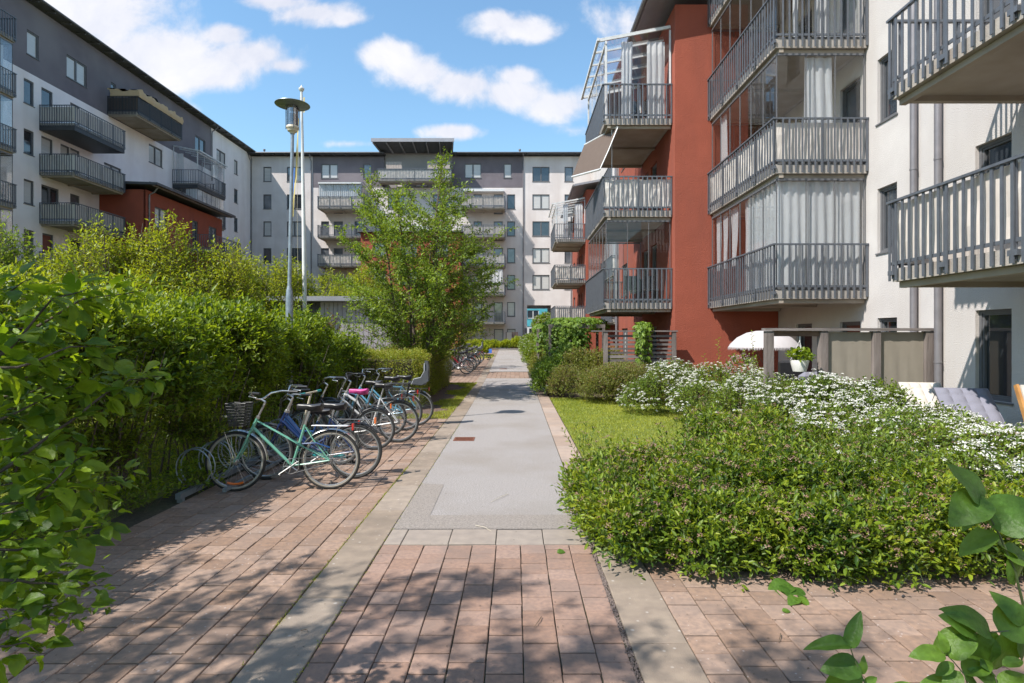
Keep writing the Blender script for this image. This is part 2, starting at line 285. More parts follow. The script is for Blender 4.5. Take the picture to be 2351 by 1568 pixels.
# ---------------------------------------------------------------- mesh helpers
class MB:
    def __init__(s): s.V = []; s.F = []
    def add(s, vs, fs):
        o = len(s.V); s.V += [tuple(v) for v in vs]; s.F += [tuple(i+o for i in f) for f in fs]; return s
    def box(s, x0, y0, z0, x1, y1, z1, mtx=None):
        v = [(x0,y0,z0),(x1,y0,z0),(x1,y1,z0),(x0,y1,z0),(x0,y0,z1),(x1,y0,z1),(x1,y1,z1),(x0,y1,z1)]
        if mtx is not None: v = [mtx @ Vector(p) for p in v]
        return s.add(v, [(0,3,2,1),(4,5,6,7),(0,1,5,4),(1,2,6,5),(2,3,7,6),(3,0,4,7)])
    def chamfer(s, x0, y0, z0, x1, y1, z1, c=0.006, mtx=None):
        v = [(x0,y0,z0),(x1,y0,z0),(x1,y1,z0),(x0,y1,z0),(x0,y0,z1-c),(x1,y0,z1-c),(x1,y1,z1-c),(x0,y1,z1-c),
             (x0+c,y0+c,z1),(x1-c,y0+c,z1),(x1-c,y1-c,z1),(x0+c,y1-c,z1)]
        if mtx is not None: v = [mtx @ Vector(p) for p in v]
        return s.add(v, [(0,1,5,4),(1,2,6,5),(2,3,7,6),(3,0,4,7),(4,5,9,8),(5,6,10,9),(6,7,11,10),(7,4,8,11),(8,9,10,11)])
    def beam(s, a, b, w, h=None, up=(0,0,1)):
        a = Vector(a); b = Vector(b); h = h or w; d = b-a; L = d.length
        if L < 1e-6: return s
        d.normalize(); u = Vector(up)
        if abs(d.dot(u)) > 0.98: u = Vector((0,1,0))
        x = d.cross(u).normalized(); y = x.cross(d)
        q = [a+x*sx*w/2+y*sy*h/2 for sx, sy in ((-1,-1),(1,-1),(1,1),(-1,1))]
        return s.add(q+[p+d*L for p in q], [(0,3,2,1),(4,5,6,7),(0,1,5,4),(1,2,6,5),(2,3,7,6),(3,0,4,7)])
    def tube(s, pts, r, seg=8, closed=False, caps=True):
        pts = [Vector(p) for p in pts]; n = len(pts)
        rs = r if isinstance(r, (list, tuple)) else [r]*n
        rings = []; px = None
        for i, p in enumerate(pts):
            a = pts[i-1] if (i > 0 or closed) else p; b = pts[(i+1) % n] if (i < n-1 or closed) else p
            d = (b-a); d = d.normalized() if d.length > 1e-9 else Vector((0,0,1))
            if px is None:
                u = Vector((0,0,1)) if abs(d.z) < 0.9 else Vector((0,1,0)); px = d.cross(u).normalized()
            else:
                px = (px - d*px.dot(d)); px = px.normalized() if px.length > 1e-6 else d.orthogonal().normalized()
            py = d.cross(px)
            rings.append([p+(px*math.cos(2*math.pi*k/seg)+py*math.sin(2*math.pi*k/seg))*rs[i] for k in range(seg)])
        V = [v for rg in rings for v in rg]; F = []
        m = n if closed else n-1
        for i in range(m):
            j = (i+1) % n
            for k in range(seg): F.append((i*seg+k, i*seg+(k+1) % seg, j*seg+(k+1) % seg, j*seg+k))
        if caps and not closed: F.append(tuple(reversed(range(seg)))); F.append(tuple((n-1)*seg+k for k in range(seg)))
        return s.add(V, F)
    def lathe(s, prof, seg=20, mtx=None, c=(0,0,0)):
        V = []; F = []
        for (r, z) in prof:
            for k in range(seg):
                a = 2*math.pi*k/seg; V.append(Vector((c[0]+r*math.cos(a), c[1]+r*math.sin(a), c[2]+z)))
        if mtx is not None: V = [mtx @ v for v in V]
        for i in range(len(prof)-1):
            for k in range(seg): F.append((i*seg+k, i*seg+(k+1) % seg, (i+1)*seg+(k+1) % seg, (i+1)*seg+k))
        return s.add(V, F)
    def quad(s, a, b, c, d): return s.add([a,b,c,d], [(0,1,2,3)])
    def prism(s, poly, y0, y1):
        """poly in xz, extruded along y"""
        n = len(poly); V = [(x,y0,z) for x, z in poly]+[(x,y1,z) for x, z in poly]
        F = [tuple(range(n)), tuple(reversed(range(n,2*n)))]+[(i,i+n,(i+1) % n+n,(i+1) % n) for i in range(n)]
        return s.add(V, F)
    def mesh(s, name, m, smooth=False):
        me = bpy.data.meshes.new(name); me.from_pydata(s.V, [], s.F); me.materials.append(M[m] if isinstance(m, str) else m)
        if smooth:
            me.shade_smooth()
            try: me.set_sharp_from_angle(angle=R(40))
            except Exception: pass
        me.update(); return me
    def obj(s, name, m, parent=None, smooth=False, mtx=None): return link(name, s.mesh(name, m, smooth), parent, mtx)
def link(name, me, parent=None, mtx=None):
    o = bpy.data.objects.new(name, me); C.objects.link(o)
    if parent is not None: o.parent = parent
    if mtx is not None: o.matrix_local = mtx
    return o
def tag(o, label=None, cat=None, group=None, kind=None):
    if label: o['label'] = label
    if cat: o['category'] = cat
    if group: o['group'] = group
    if kind: o['kind'] = kind
    return o
def thing(name, label, cat, loc=(0,0,0), rz=0, group=None):
    o = bpy.data.objects.new(name, None); C.objects.link(o); o.empty_display_size = 0.2
    o.location = loc; o.rotation_euler = (0,0,rz); return tag(o, label, cat, group)
CACHE = {}
def cached(key, fn):
    if key not in CACHE: CACHE[key] = fn()
    return CACHE[key]
def T(x=0, y=0, z=0, rz=0): return Matrix.Translation((x,y,z)) @ Matrix.Rotation(rz, 4, 'Z')
def gz(y): return 0.0145*max(0.0, y-25.0) if y < 61 else 0.0145*36
def G(px, py):
    Y = 2403.0/(py-772); return ((px-1184)*Y/1335, Y)
def PX(px, py, Y): return ((px-1184)*Y/1335, Y, 1.8-(py-772)*Y/1335)
# ---------------------------------------------------------------- foliage (numpy)
def nrm(a): return a/np.maximum(np.linalg.norm(a, axis=-1, keepdims=True), 1e-9)
def np_mesh(name, V, F, m, parent=None, smooth=False):
    me = bpy.data.meshes.new(name); V = np.ascontiguousarray(V, dtype=np.float32); F = np.ascontiguousarray(F, dtype=np.int32)
    k = F.shape[1]; me.vertices.add(len(V)); me.vertices.foreach_set('co', V.ravel())
    me.loops.add(F.size); me.loops.foreach_set('vertex_index', F.ravel())
    me.polygons.add(len(F)); me.polygons.foreach_set('loop_start', np.arange(0, F.size, k, dtype=np.int32))
    try: me.polygons.foreach_set('loop_total', np.full(len(F), k, dtype=np.int32))
    except Exception: pass
    me.materials.append(M[m]); me.update(calc_edges=True)
    return link(name, me, parent)
def leaf_arrays(P, D, Nn, L, Wd, kind='six', fold=0.25, droop=0.12):
    n = len(P); D = nrm(D); Sd = nrm(np.cross(D, Nn)); Up = nrm(np.cross(Sd, D))
    L = np.broadcast_to(L, (n,))[:, None]; Wd = np.broadcast_to(Wd, (n,))[:, None]
    if kind == 'four':
        pts = [P, P+D*L*0.45-Sd*Wd*0.5+Up*Wd*fold, P+D*L-Up*L*droop, P+D*L*0.45+Sd*Wd*0.5+Up*Wd*fold]
        V = np.stack(pts, 1).reshape(-1, 3); b = np.arange(n)[:, None]*4
        F = np.concatenate([b+np.array([[0,1,2]]), b+np.array([[0,2,3]])], 0)
    else:
        pts = [P, P+D*L*0.28-Sd*Wd*0.42+Up*Wd*fold*0.8, P+D*L*0.66-Sd*Wd*0.38+Up*(Wd*fold*0.7-L*droop*0.4), P+D*L-Up*L*droop,
               P+D*L*0.66+Sd*Wd*0.38+Up*(Wd*fold*0.7-L*droop*0.4), P+D*L*0.28+Sd*Wd*0.42+Up*Wd*fold*0.8]
        V = np.stack(pts, 1).reshape(-1, 3); b = np.arange(n)[:, None]*6
        F = np.concatenate([b+np.array([[0,1,2,3]]), b+np.array([[0,3,4,5]])], 0)
    return V, F
def shoot_leaves(O, A, length, K, L, Wd, spread=0.95, upness=0.8, lvar=0.42):
    n = len(O); A = nrm(A); ref = nrm(rng.normal(size=(n,3))); U = nrm(np.cross(A, ref)); Vv = np.cross(A, U)
    length = np.broadcast_to(length, (n,)); ph = rng.uniform(0, 6.28, n)
    Ps, Ds, Ns = [], [], []
    for k in range(K):
        t = (k+0.6)/K; a = ph+k*2.4; s = spread*(1.15-0.55*t)
        rad = U*np.cos(a)[:,None]+Vv*np.sin(a)[:,None]
        Dk = A*math.cos(s)+rad*math.sin(s)+rng.normal(scale=0.15, size=(n,3))
        Ps.append(O+A*(length*t)[:,None]); Ds.append(Dk)
        Ns.append(np.array([[0,0,1.0]])*upness+A*0.35+rng.normal(scale=0.38, size=(n,3)))
    P = np.concatenate(Ps); D = np.concatenate(Ds); Nn = np.concatenate(Ns)
    sc = rng.uniform(1-lvar, 1+lvar, len(P))
    return P, D, Nn, L*sc, Wd*sc
def stems_mesh(name, O, E, r, m, parent):
    n = len(O); A = nrm(E-O); ref = nrm(rng.normal(size=(n,3))); U = nrm(np.cross(A, ref)); Vv = np.cross(A, U)
    V = []
    for q, rr in ((O, r), (E, r*0.6)):
        for k in range(3):
            a = 2.094*k; V.append(q+(U*math.cos(a)+Vv*math.sin(a))*rr)
    V = np.stack(V, 1).reshape(-1,3); b = np.arange(n)[:,None]*6
    F = np.concatenate([b+np.array([[k, (k+1) % 3, 3+(k+1) % 3, 3+k]]) for k in range(3)], 0)
    o = np_mesh(name, V, F, m, parent); o['kind'] = 'stuff'; return o
def blob_points(blobs, n, inner=0.72, up_only=-0.35, fill=0.0, zmin=0.03):
    """points near the surface of a union of ellipsoids, with outward normals"""
    B = np.array(blobs, float); w = (B[:,3]*B[:,4]+B[:,4]*B[:,5]+B[:,3]*B[:,5]); w /= w.sum()
    P = []; Nn = []; got = 0
    while got < n:
        k = int((n-got)*1.8)+200; i = rng.choice(len(B), k, p=w); d = nrm(rng.normal(size=(k,3)))
        d[:,2] = np.where(d[:,2] < up_only, -d[:,2], d[:,2])
        rr = rng.uniform(inner, 1.0, k)
        if fill: rr = np.where(rng.random(k) < fill, rng.uniform(0.2, 1.0, k), rr)
        p = B[i,:3]+d*B[i,3:]*rr[:,None]; nn = nrm(d/B[i,3:])
        ok = p[:,2] > zmin
        q = np.full(k, 9.0)
        for j in range(len(B)):
            dist = np.linalg.norm((p-B[j,:3])/B[j,3:], axis=1); q = np.minimum(q, np.where(i == j, 9.0, dist))
        ok &= q > inner*0.8
        P.append(p[ok]); Nn.append(nn[ok]); got += ok.sum()
    return np.concatenate(P)[:n], np.concatenate(Nn)[:n]
def shrub(root, blobs, nshoot, K, L, Wd, m, length=(0.15,0.35), name='foliage', kind='six', outw=1.0, upw=0.55, inner=0.72,
          spread=0.95, twig_r=0.0025, twigs=True, fill=0.15, rand=0.35, twigmat='twig', fold=0.25):
    P, Nn = blob_points(blobs, nshoot, inner, fill=fill)
    A = Nn*outw+np.array([[0,0,upw]])+rng.normal(scale=rand, size=P.shape)
    ln = rng.uniform(*length, nshoot)
    O = P-nrm(A)*ln[:,None]*0.5
    a = shoot_leaves(O, A, ln, K, L, Wd, spread)
    V, F = leaf_arrays(*a, kind=kind, fold=fold)
    V[:,2] = np.maximum(V[:,2], 0.012)
    o = np_mesh(name, V, F, m, root); o['kind'] = 'stuff'
    if twigs: stems_mesh('twigs', O-nrm(A)*0.08, O+nrm(A)*ln[:,None], twig_r, twigmat, root)
    return P, nrm(A), ln, O
def flower_heads(root, P, Up, rad, npet, size, m, name='flowers', flat=0.35):
    n = len(P); Up = nrm(Up+np.array([[0,0,1.2]])); ref = nrm(rng.normal(size=(n,3))); U = nrm(np.cross(Up, ref)); Vv = np.cross(Up, U)
    Vs = []
    rad = np.broadcast_to(rad, (n,))
    for k in range(npet):
        a = rng.uniform(0, 6.28, n); rr = np.sqrt(rng.uniform(0,1,n)); x = (np.cos(a)*rr)[:,None]; y = (np.sin(a)*rr)[:,None]
        c = P+(U*x+Vv*y)*rad[:,None]+Up*((1-rr**2)*rad*flat)[:,None]
        nn = nrm(Up+(U*x+Vv*y)*0.7+rng.normal(scale=0.3, size=(n,3))); e1 = nrm(np.cross(nn, ref))*size*0.5; e2 = np.cross(nn, e1)
        Vs.append(np.stack([c-e1, c-e2, c+e1, c+e2], 1))
    V = np.concatenate(Vs).reshape(-1,3); F = np.arange(len(V)).reshape(-1,4)
    o = np_mesh(name, V, F, m, root); o['kind'] = 'stuff'; return o
def stem_tubes(root, base_xy, n, h, r, spread, m='bark', name='stem', zb=0.0, each=False, rr=0.5):
    mb = MB()
    for i in range(n):
        a = rnd.uniform(0,6.28); q = rnd.uniform(0, rr); x = base_xy[0]+math.cos(a)*q; y = base_xy[1]+math.sin(a)*q
        dx = math.cos(a)*spread*rnd.uniform(0.3,1); dy = math.sin(a)*spread*rnd.uniform(0.3,1); hh = h*rnd.uniform(0.75,1)
        pts = [(x,y,zb-0.05),(x+dx*0.25+rnd.uniform(-.05,.05),y+dy*0.25,zb+hh*0.35),(x+dx*0.6,y+dy*0.6+rnd.uniform(-.05,.05),zb+hh*0.7),(x+dx,y+dy,zb+hh)]
        if each: mb = MB()
        mb.tube(pts, [r,r*0.8,r*0.55,r*0.25], 6)
        if each: mb.obj(name, m, root, True)
    if not each: o = mb.obj(name, m, root, True); o['kind'] = 'stuff'; return o
# ---------------------------------------------------------------- ground and paving
def sheet(name, x0f, x1f, ys, z, m, kind='structure', thick=None):
    f0 = x0f if callable(x0f) else (lambda y: x0f); f1 = x1f if callable(x1f) else (lambda y: x1f)
    V = []; F = []
    for i, y in enumerate(ys):
        V += [(f0(y), y, z+gz(y)), (f1(y), y, z+gz(y))]
        if i: F.append((2*i-2, 2*i-1, 2*i+1, 2*i))
    mb = MB().add(V, F); o = mb.obj(name, m)
    if kind: o['kind'] = kind
    return o
def yr(a, b, st=2.0):
    n = max(1, int(math.ceil((b-a)/st))); return [a+(b-a)*i/n for i in range(n+1)]
sheet('ground', -140, 140, [-60, 0, 12, 20, 25, 30, 40, 50, 61, 140], -0.06, 'soil')
lawn_l = sheet('lawn', -27.6, -4.0, yr(-2, 60), -0.02, 'turf')
tag(lawn_l, 'rough green lawn behind the tall leafy hedge', 'lawn')
def xl(y): return -1.15 if y < 15 else -1.15-(y-15)*0.012
def xle(y): return xl(y)-0.335
# bed under the paving
sheet('paving_bed', lambda y: -4.0, lambda y: 1.03 if y > 4.6 else 7.9, [1.6, 4.58, 4.62, 7, 12.7], -0.014, 'joint_sand')
sheet('paving_bed', -3.95, 1.03, yr(12.7, 61, 3), -0.016, 'joint_sand')
# asphalt path
sheet('asphalt_path', xl, 0.655, yr(5.42, 24.9), 0.0, 'asphalt')
sheet('asphalt_path', xl, 0.655, yr(28.7, 61), 0.0, 'asphalt')
mp = MB(); z = 0.004
mp.add([(-1.148,5.425,z),(0.653,5.425,z),(0.653,5.86,z),(-0.86,5.84,z),(-0.87,7.05,z),(-1.148,7.1,z)], [(0,1,2,3),(0,3,4,5)])
o = mp.obj('asphalt_patch', 'asphalt_patch'); o['kind'] = 'structure'
# paver units
def paver_mesh(w, l, m):
    def f():
        g = 0.0035; gy = 0.0055; mb = MB(); mb.chamfer(-w/2+g, -l/2+gy, -0.05, w/2-g, l/2-gy, 0.0, 0.004); return mb.mesh('paver', m)
    return cached(('paver', round(w,3), round(l,3), m), f)
def lay(name, label, cells, m, limit=300, far_first=False):
    """cells: (xc, yc, w, l) - the nearest `limit` become objects, the rest one joined part"""
    root = bpy.data.objects.new(name, None); C.objects.link(root); root['kind'] = 'structure'; root['label'] = label
    cells = sorted(cells, key=lambda c: c[1])
    for (x, y, w, l) in cells[:limit]:
        mt = Matrix.Translation((x+rnd.gauss(0,0.001), y+rnd.gauss(0,0.0015), rnd.uniform(-0.0035, 0.0025)+gz(y))) @ Matrix.Rotation(rnd.gauss(0, 0.005), 4, 'X') @ Matrix.Rotation(rnd.gauss(0, 0.004), 4, 'Y') @ Matrix.Rotation(rnd.gauss(0, 0.008), 4, 'Z')
        link('paver', paver_mesh(w, l, m), root, mt)
    if len(cells) > limit:
        mb = MB(); g = 0.004
        for (x, y, w, l) in cells[limit:]:
            q = rnd.uniform(-0.002, 0.002)+gz(y); mb.chamfer(x-w/2+g, y-l/2+0.007, -0.05+q, x+w/2-g, y+l/2-0.007, q, 0.004)
        o = mb.obj('far_pavers', m, root); o['kind'] = 'stuff'
    return root
cells = []
px = 0.195; py = 0.2005
for i in range(11):
    xc = -1.49-px*(i+0.5); off = 0 if i % 2 == 0 else py/2
    y = 1.9+off
    while y < 12.6: cells.append((xc, y+py/2, px, py)); y += py
lay('pavement', 'reddish brown running-bond pavers of the bicycle parking on the left of the path', cells, 'paver')
cells = []
for i in range(11):
    xc = -1.49-px*(i+0.5); off = 0 if i % 2 == 0 else py/2
    y = 22.45+off
    while y < 33: cells.append((xc, y+py/2, px, py)); y += py
lay('pavement', 'sunlit tan pavers under the farther row of bicycles', cells, 'paver', limit=150)
sheet('far_paving', lambda y: -3.9, lambda y: xle(y), yr(33, 61), 0.0, 'paver')
cells = []; cw = 0.2075
cols = [(-1.148, -0.995)]+[(-0.995+cw*k, -0.995+cw*(k+1)) for k in range(7)]+[(0.4575, 0.64)]
for i, (a, b) in enumerate(cols):
    y = 5.02; first = True; off = [0.2, 0.1, 0.165, 0.085][i % 4] if i % 2 else 0.2
    l = 0.11 if i % 2 else 0.2
    while y > 1.9:
        cells.append(((a+b)/2, y-l/2, b-a, l)); y -= l; l = 0.2005
lay('pavement', 'reddish stack-bond pavers in the middle of the path in front of the asphalt', cells, 'paver_centre')
cells = []
for i in range(33):
    a = 1.015+0.207*i; off = [0.0, 0.07, 0.13][i % 3]
    y = 1.9+off
    while y < 4.75: cells.append((a+0.1035, y+0.1, 0.207, 0.2005)); y += 0.2005
lay('pavement', 'reddish pavers in front of the shrubs at the right', cells, 'paver')
cells = []
for i in range(9):
    a = xl(26)+cw*i
    for k in range(18): cells.append((a+cw/2, 25.0+0.2*k, cw, 0.2))
lay('pavement', 'band of pale tan pavers crossing the path beyond the first lawn', cells, 'paver', limit=120)
# kerb slabs: left strip, right strips, cross strip
def slabs(name, label, items, m):
    root = bpy.data.objects.new(name, None); C.objects.link(root); root['kind'] = 'structure'; root['label'] = label
    for (x0, x1, y0, y1) in items:
        mb = MB(); g = 0.003; zz = gz((y0+y1)/2); q = rnd.uniform(-0.002, 0.003)
        mb.chamfer(-(x1-x0)/2+g, -(y1-y0)/2+g, -0.06, (x1-x0)/2-g, (y1-y0)/2-g, 0.004, 0.005)
        mb.obj('slab', m, root, mtx=Matrix.Translation(((x0+x1)/2, (y0+y1)/2, q+zz)) @ Matrix.Rotation(rnd.gauss(0,0.002), 4, 'Z') @ Matrix.Rotation(rnd.gauss(0,0.002), 4, 'Y'))
    return root
slabs('kerb', 'long strip of grey concrete slabs along the left of the path', [(xle(y), xl(y), y, y+1.0) for y in range(2, 60)], 'kerb_slab')
slabs('kerb', 'grey concrete slabs right of the paved foreground, beside the shrubs', [(0.668,1.012,1.4,2.4),(0.668,1.012,2.4,3.4),(0.668,1.012,3.4,4.42),(0.668,1.012,4.42,5.4)], 'kerb_slab')
slabs('kerb', 'pinkish stone slabs between the asphalt and the small lawn', [(0.665, 0.985, 5.4+k*1.03, 5.4+(k+1)*1.03) for k in range(17)], 'pink_slab')
slabs('kerb', 'row of pale slabs crossing the path before the asphalt', [(-1.148,-0.995,5.025,5.41),(-0.995,-0.584,5.025,5.41),(-0.584,-0.173,5.025,5.41),(-0.173,0.245,5.025,5.41),(0.245,0.655,5.025,5.41)], 'pale_slab')
# gravel line in the open joint at the right
n = 1500; P = np.stack([0.648+rng.normal(scale=0.011, size=n), rng.uniform(2.6, 5.0, n), rng.uniform(-0.008, 0.004, n)], 1)
s = rng.uniform(0.003, 0.008, n)[:,None]; tet = np.array([[1,0,-.5],[-.5,.87,-.5],[-.5,-.87,-.5],[0,0,1]])
V = (P[:,None,:]+tet[None]*s[:,:,None]).reshape(-1,3); b = np.arange(n)[:,None]*4
F = np.concatenate([b+np.array([q]) for q in ([0,1,3],[1,2,3],[2,0,3])])
o = np_mesh('gravel', V, F, 'gravel'); tag(o, 'loose gravel in the open joint right of the path pavers', 'gravel', kind='stuff')
# lawn on the right with grass blades
def in_lawn(x, y): return (x > 1.0) & (x < 6.4) & (y > 5.2) & (y < 17)
sheet('lawn', 1.0, 8.0, yr(4.75, 17), -0.004, 'turf'); 
sheet('planting_bed', 1.0, 8.0, yr(17.0, 61), -0.006, 'soil')
sheet('patio', 4.9, 8.0, [11.0, 17.6], 0.006, 'pale_slab')
def grass(label, n, x0, x1, y0, y1, h, test=None, bright='grass_blade'):
    x = rng.uniform(x0, x1, n); y = rng.uniform(y0, y1, n)
    if test is not None: k = test(x, y); x = x[k]; y = y[k]
    n = len(x); a = rng.uniform(0, 6.28, n); hh = h*rng.uniform(0.5, 1.3, n); w = 0.004+0.0006*y
    zz = np.array([gz(v) for v in y])-0.004
    p = np.stack([x, y, zz], 1); s_ = np.stack([np.cos(a), np.sin(a), 0*a], 1)*w[:,None]*0.5
    t = p+np.stack([rng.normal(scale=0.5, size=n)*hh, rng.normal(scale=0.5, size=n)*hh, hh], 1)
    V = np.stack([p-s_, p+s_, t], 1).reshape(-1,3); F = np.arange(len(V)).reshape(-1,3)
    o = np_mesh('grass', V, F, bright); tag(o, label, 'grass', kind='stuff')
grass('short sunlit grass of the small lawn right of the path', 85000, 0.99, 6.4, 6.0, 17, 0.035)
def gtest(x, y): return x > (-1.98-0.25*np.sin(y*2.1)-0.1*np.sin(y*7))+(y < 13.4)*-1.3+(y > 21.8)*-1.0
grass('fringe of grass between the clipped hedge and the path', 26000, -3.0, -1.49, 12.65, 22.4, 0.045, gtest)
sheet('mulch_bed', -3.9, -1.49, yr(12.62, 22.42), -0.003, 'mulch')
grass('rough grass seen through the gaps of the tall hedge', 60000, -12, -4.6, 4.5, 16, 0.09)
grass('weeds along the slab joint', 500, -1.50, -1.47, 3.6, 8.0, 0.02)
grass('tufts on the verge before the far parking', 4000, -3.3, -1.7, 41, 46, 0.12)
n = 2600; P = np.stack([rng.uniform(-3.5, 4.5, n), 2.6+10*rng.random(n)**1.6, np.full(n, 0.003)], 1); P = P[(P[:,0] < 1.0) | (P[:,1] < 4.7)]; n = len(P)
a = rng.uniform(0, 6.28, n); L_ = rng.uniform(0.002, 0.011, n); w_ = rng.uniform(0.001, 0.004, n)
d_ = np.stack([np.cos(a), np.sin(a), 0*a+0.1], 1)*L_[:,None]; e_ = np.stack([-np.sin(a), np.cos(a), 0*a], 1)*w_[:,None]
V = np.stack([P-d_, P-e_+[0,0,0.003], P+d_, P+e_+[0,0,0.003]], 1).reshape(-1,3); o = np_mesh('litter', V, np.arange(len(V)).reshape(-1,4), 'twig'); tag(o, 'seeds and bits of twig scattered over the pavers', 'litter', kind='stuff')
n = 700; P = np.stack([np.where(rng.random(n) < 0.5, -1.487, -1.147)+rng.normal(scale=0.008, size=n), rng.uniform(2.8, 12, n), np.full(n, 0.0)], 1)
V, F = leaf_arrays(P, rng.normal(size=(n,3))+[0,0,1.2], rng.normal(size=(n,3)), rng.uniform(0.008,0.022,n), 0.006, kind='four'); o = np_mesh('joint_weeds', V, F, 'grass_blade'); tag(o, 'tiny weeds and moss growing in the slab joints', 'weeds', kind='stuff')
# rusty drain covers
for (x0, x1, y0, y1, lab) in ((-1.08,-0.72,10.0,10.35,'rusty square iron drain cover set in the nearer asphalt'),(-0.85,-0.45,30.4,30.75,'small dark iron drain cover set in the far asphalt')):
    r_ = thing('drain_cover', lab, 'drain cover', ((x0+x1)/2, (y0+y1)/2, gz((y0+y1)/2)))
    w = (x1-x0)/2; mb = MB().box(-w,-w,-0.02,w,w,0.006); mb.obj('plate', 'rust', r_)
    mb = MB()
    for k in range(7): mb.box(-w+0.03, -w+0.03+k*(2*w-0.06)/7, 0.006, w-0.03, -w+0.045+k*(2*w-0.06)/7, 0.012)
    mb.obj('grating', 'rust', r_)
# twigs and fallen leaves on the paving
for i, (a, b, lab) in enumerate((((1148,1132),(1092+75,1147),'dry bent stalk lying on the pale asphalt'),((1092,1209),(1128,1222),'straw-coloured stalk lying where asphalt meets the cross slabs'),((1243,1420),(1226,1444),'short brown twig on the centre pavers'),((690,1452),(707,1455),'small dark twig beside the left slabs'),((1792,1459),(1788,1478),'curved dark twig on the right pavers'))):
    p = G(*a); q = G(*b)
    if i == 0: p = G(1167,1136); q = G(1128,1154)
    mid = ((p[0]+q[0])/2+0.01, (p[1]+q[1])/2+0.012)
    mb = MB().tube([(p[0],p[1],0.012),(mid[0],mid[1],0.018),(q[0],q[1],0.010)], [0.003,0.0028,0.0018], 5)
    tag(mb.obj('twig', 'cream' if i < 2 else 'twig', None, True), lab, 'twig')
# ---------------------------------------------------------------- buildings
def facade(parent, name, m, regs, holes, mtx, reveal=0.13):
    """regs: (u0,v0,u1,v1) rectangles of wall; holes cut out with reveals; front face at y=0, outward -y"""
    mb = MB()
    for (u0, v0, u1, v1) in regs:
        hs = [h for h in holes if h[0] < u1 and h[2] > u0 and h[1] < v1 and h[3] > v0]
        us = sorted({u0, u1}|{min(max(q, u0), u1) for h in hs for q in (h[0], h[2])}); 
        for a, b in zip(us[:-1], us[1:]):
            if b-a < 1e-5: continue
            cov = sorted([(max(h[1], v0), min(h[3], v1)) for h in hs if h[0] < b-1e-5 and h[2] > a+1e-5]); z = v0
            for (p, q) in cov+[(v1, v1)]:
                if p > z+1e-5: mb.quad((a,0,z),(b,0,z),(b,0,p),(a,0,p))
                z = max(z, q)
        for h in hs:
            a, c, b, d = max(h[0],u0), max(h[1],v0), min(h[2],u1), min(h[3],v1); r = reveal
            mb.quad((a,0,c),(a,0,d),(a,r,d),(a,r,c)); mb.quad((b,0,d),(b,0,c),(b,r,c),(b,r,d))
            mb.quad((a,0,d),(b,0,d),(b,r,d),(a,r,d)); mb.quad((b,0,c),(a,0,c),(a,r,c),(b,r,c))
    return mb.obj(name, m, parent, mtx=mtx)
def window(parent, mtx, w, h, leafs=1, pane='pane_dark', sill=True, door=False, frame='frame_grey', transom=None):
    key = ('win', round(w,2), round(h,2), leafs, door, frame, transom)
    def f():
        t = 0.055; mb = MB(); y0, y1 = 0.045, 0.125
        mb.box(0,y0,0,t,y1,h); mb.box(w-t,y0,0,w,y1,h); mb.box(t,y0,0,w-t,y1,t if not door else 0.12); mb.box(t,y0,h-t,w-t,y1,h)
        lw = (w-2*t)/leafs
        for i in range(1, leafs): mb.box(t+lw*i-0.04,y0+0.005,t+0.001,t+lw*i+0.04,y1,h-t-0.001)
        for i in range(leafs):   # casement inner frame
            a = t+lw*i+(0.04 if i else 0); b = t+lw*(i+1)-(0.04 if i < leafs-1 else 0); c = 0.035
            mb.box(a,y0+0.02,t+0.001,a+c,y1,h-t-0.001); mb.box(b-c,y0+0.02,t+0.001,b,y1,h-t-0.001); mb.box(a+c,y0+0.02,t+0.001,b-c,y1,t+c); mb.box(a+c,y0+0.02,h-t-c,b-c,y1,h-t-0.001)
        if transom: mb.box(t, y0+0.01, transom-0.03, w-t, y1, transom+0.03)
        return mb.mesh('window', frame)
    fr = link('window', cached(key, f), parent, mtx)
    pk = ('pane', round(w,2), round(h,2), pane)
    link('pane', cached(pk, lambda: MB().box(0.04,0.105,0.04,w-0.04,0.118,h-0.04).mesh('pane', pane)), fr)
    if sill:
        link('sill', cached(('sill', round(w,2)), lambda: MB().box(-0.04,-0.045,-0.035,w+0.04,0.05,-0.002).mesh('sill', 'frame_grey')), fr)
    return fr
def pane_kind(p=(0.30,0.35,0.35)):
    q = rnd.random(); return 'pane_dark' if q < p[0] else ('pane_mid' if q < p[0]+p[1] else 'pane_blind')
def wavy(w, h, folds=9, amp=0.03, gather=0.0, n=None, ztop=None):
    """a curtain hanging from z=h to 0 with folds; gather narrows it at its foot"""
    n = n or int(folds*8); V = []; F = []; rows = 6; ph = rnd.uniform(0, 6)
    for j in range(rows+1):
        t = j/rows
        for i in range(n+1):
            s = i/n; wid = w*(1-gather*(1-t)**1.0); x = s*wid+(w-wid)*0.35
            y = amp*math.sin(s*folds*6.283+ph+0.6*math.sin(t*3+ph))*(0.55+0.45*(1-t))+0.008*math.sin(s*37+t*5)
            V.append((x, y, h*t))
    for j in range(rows):
        for i in range(n): a = j*(n+1)+i; F.append((a, a+1, a+n+2, a+n+1))
    return MB().add(V, F)
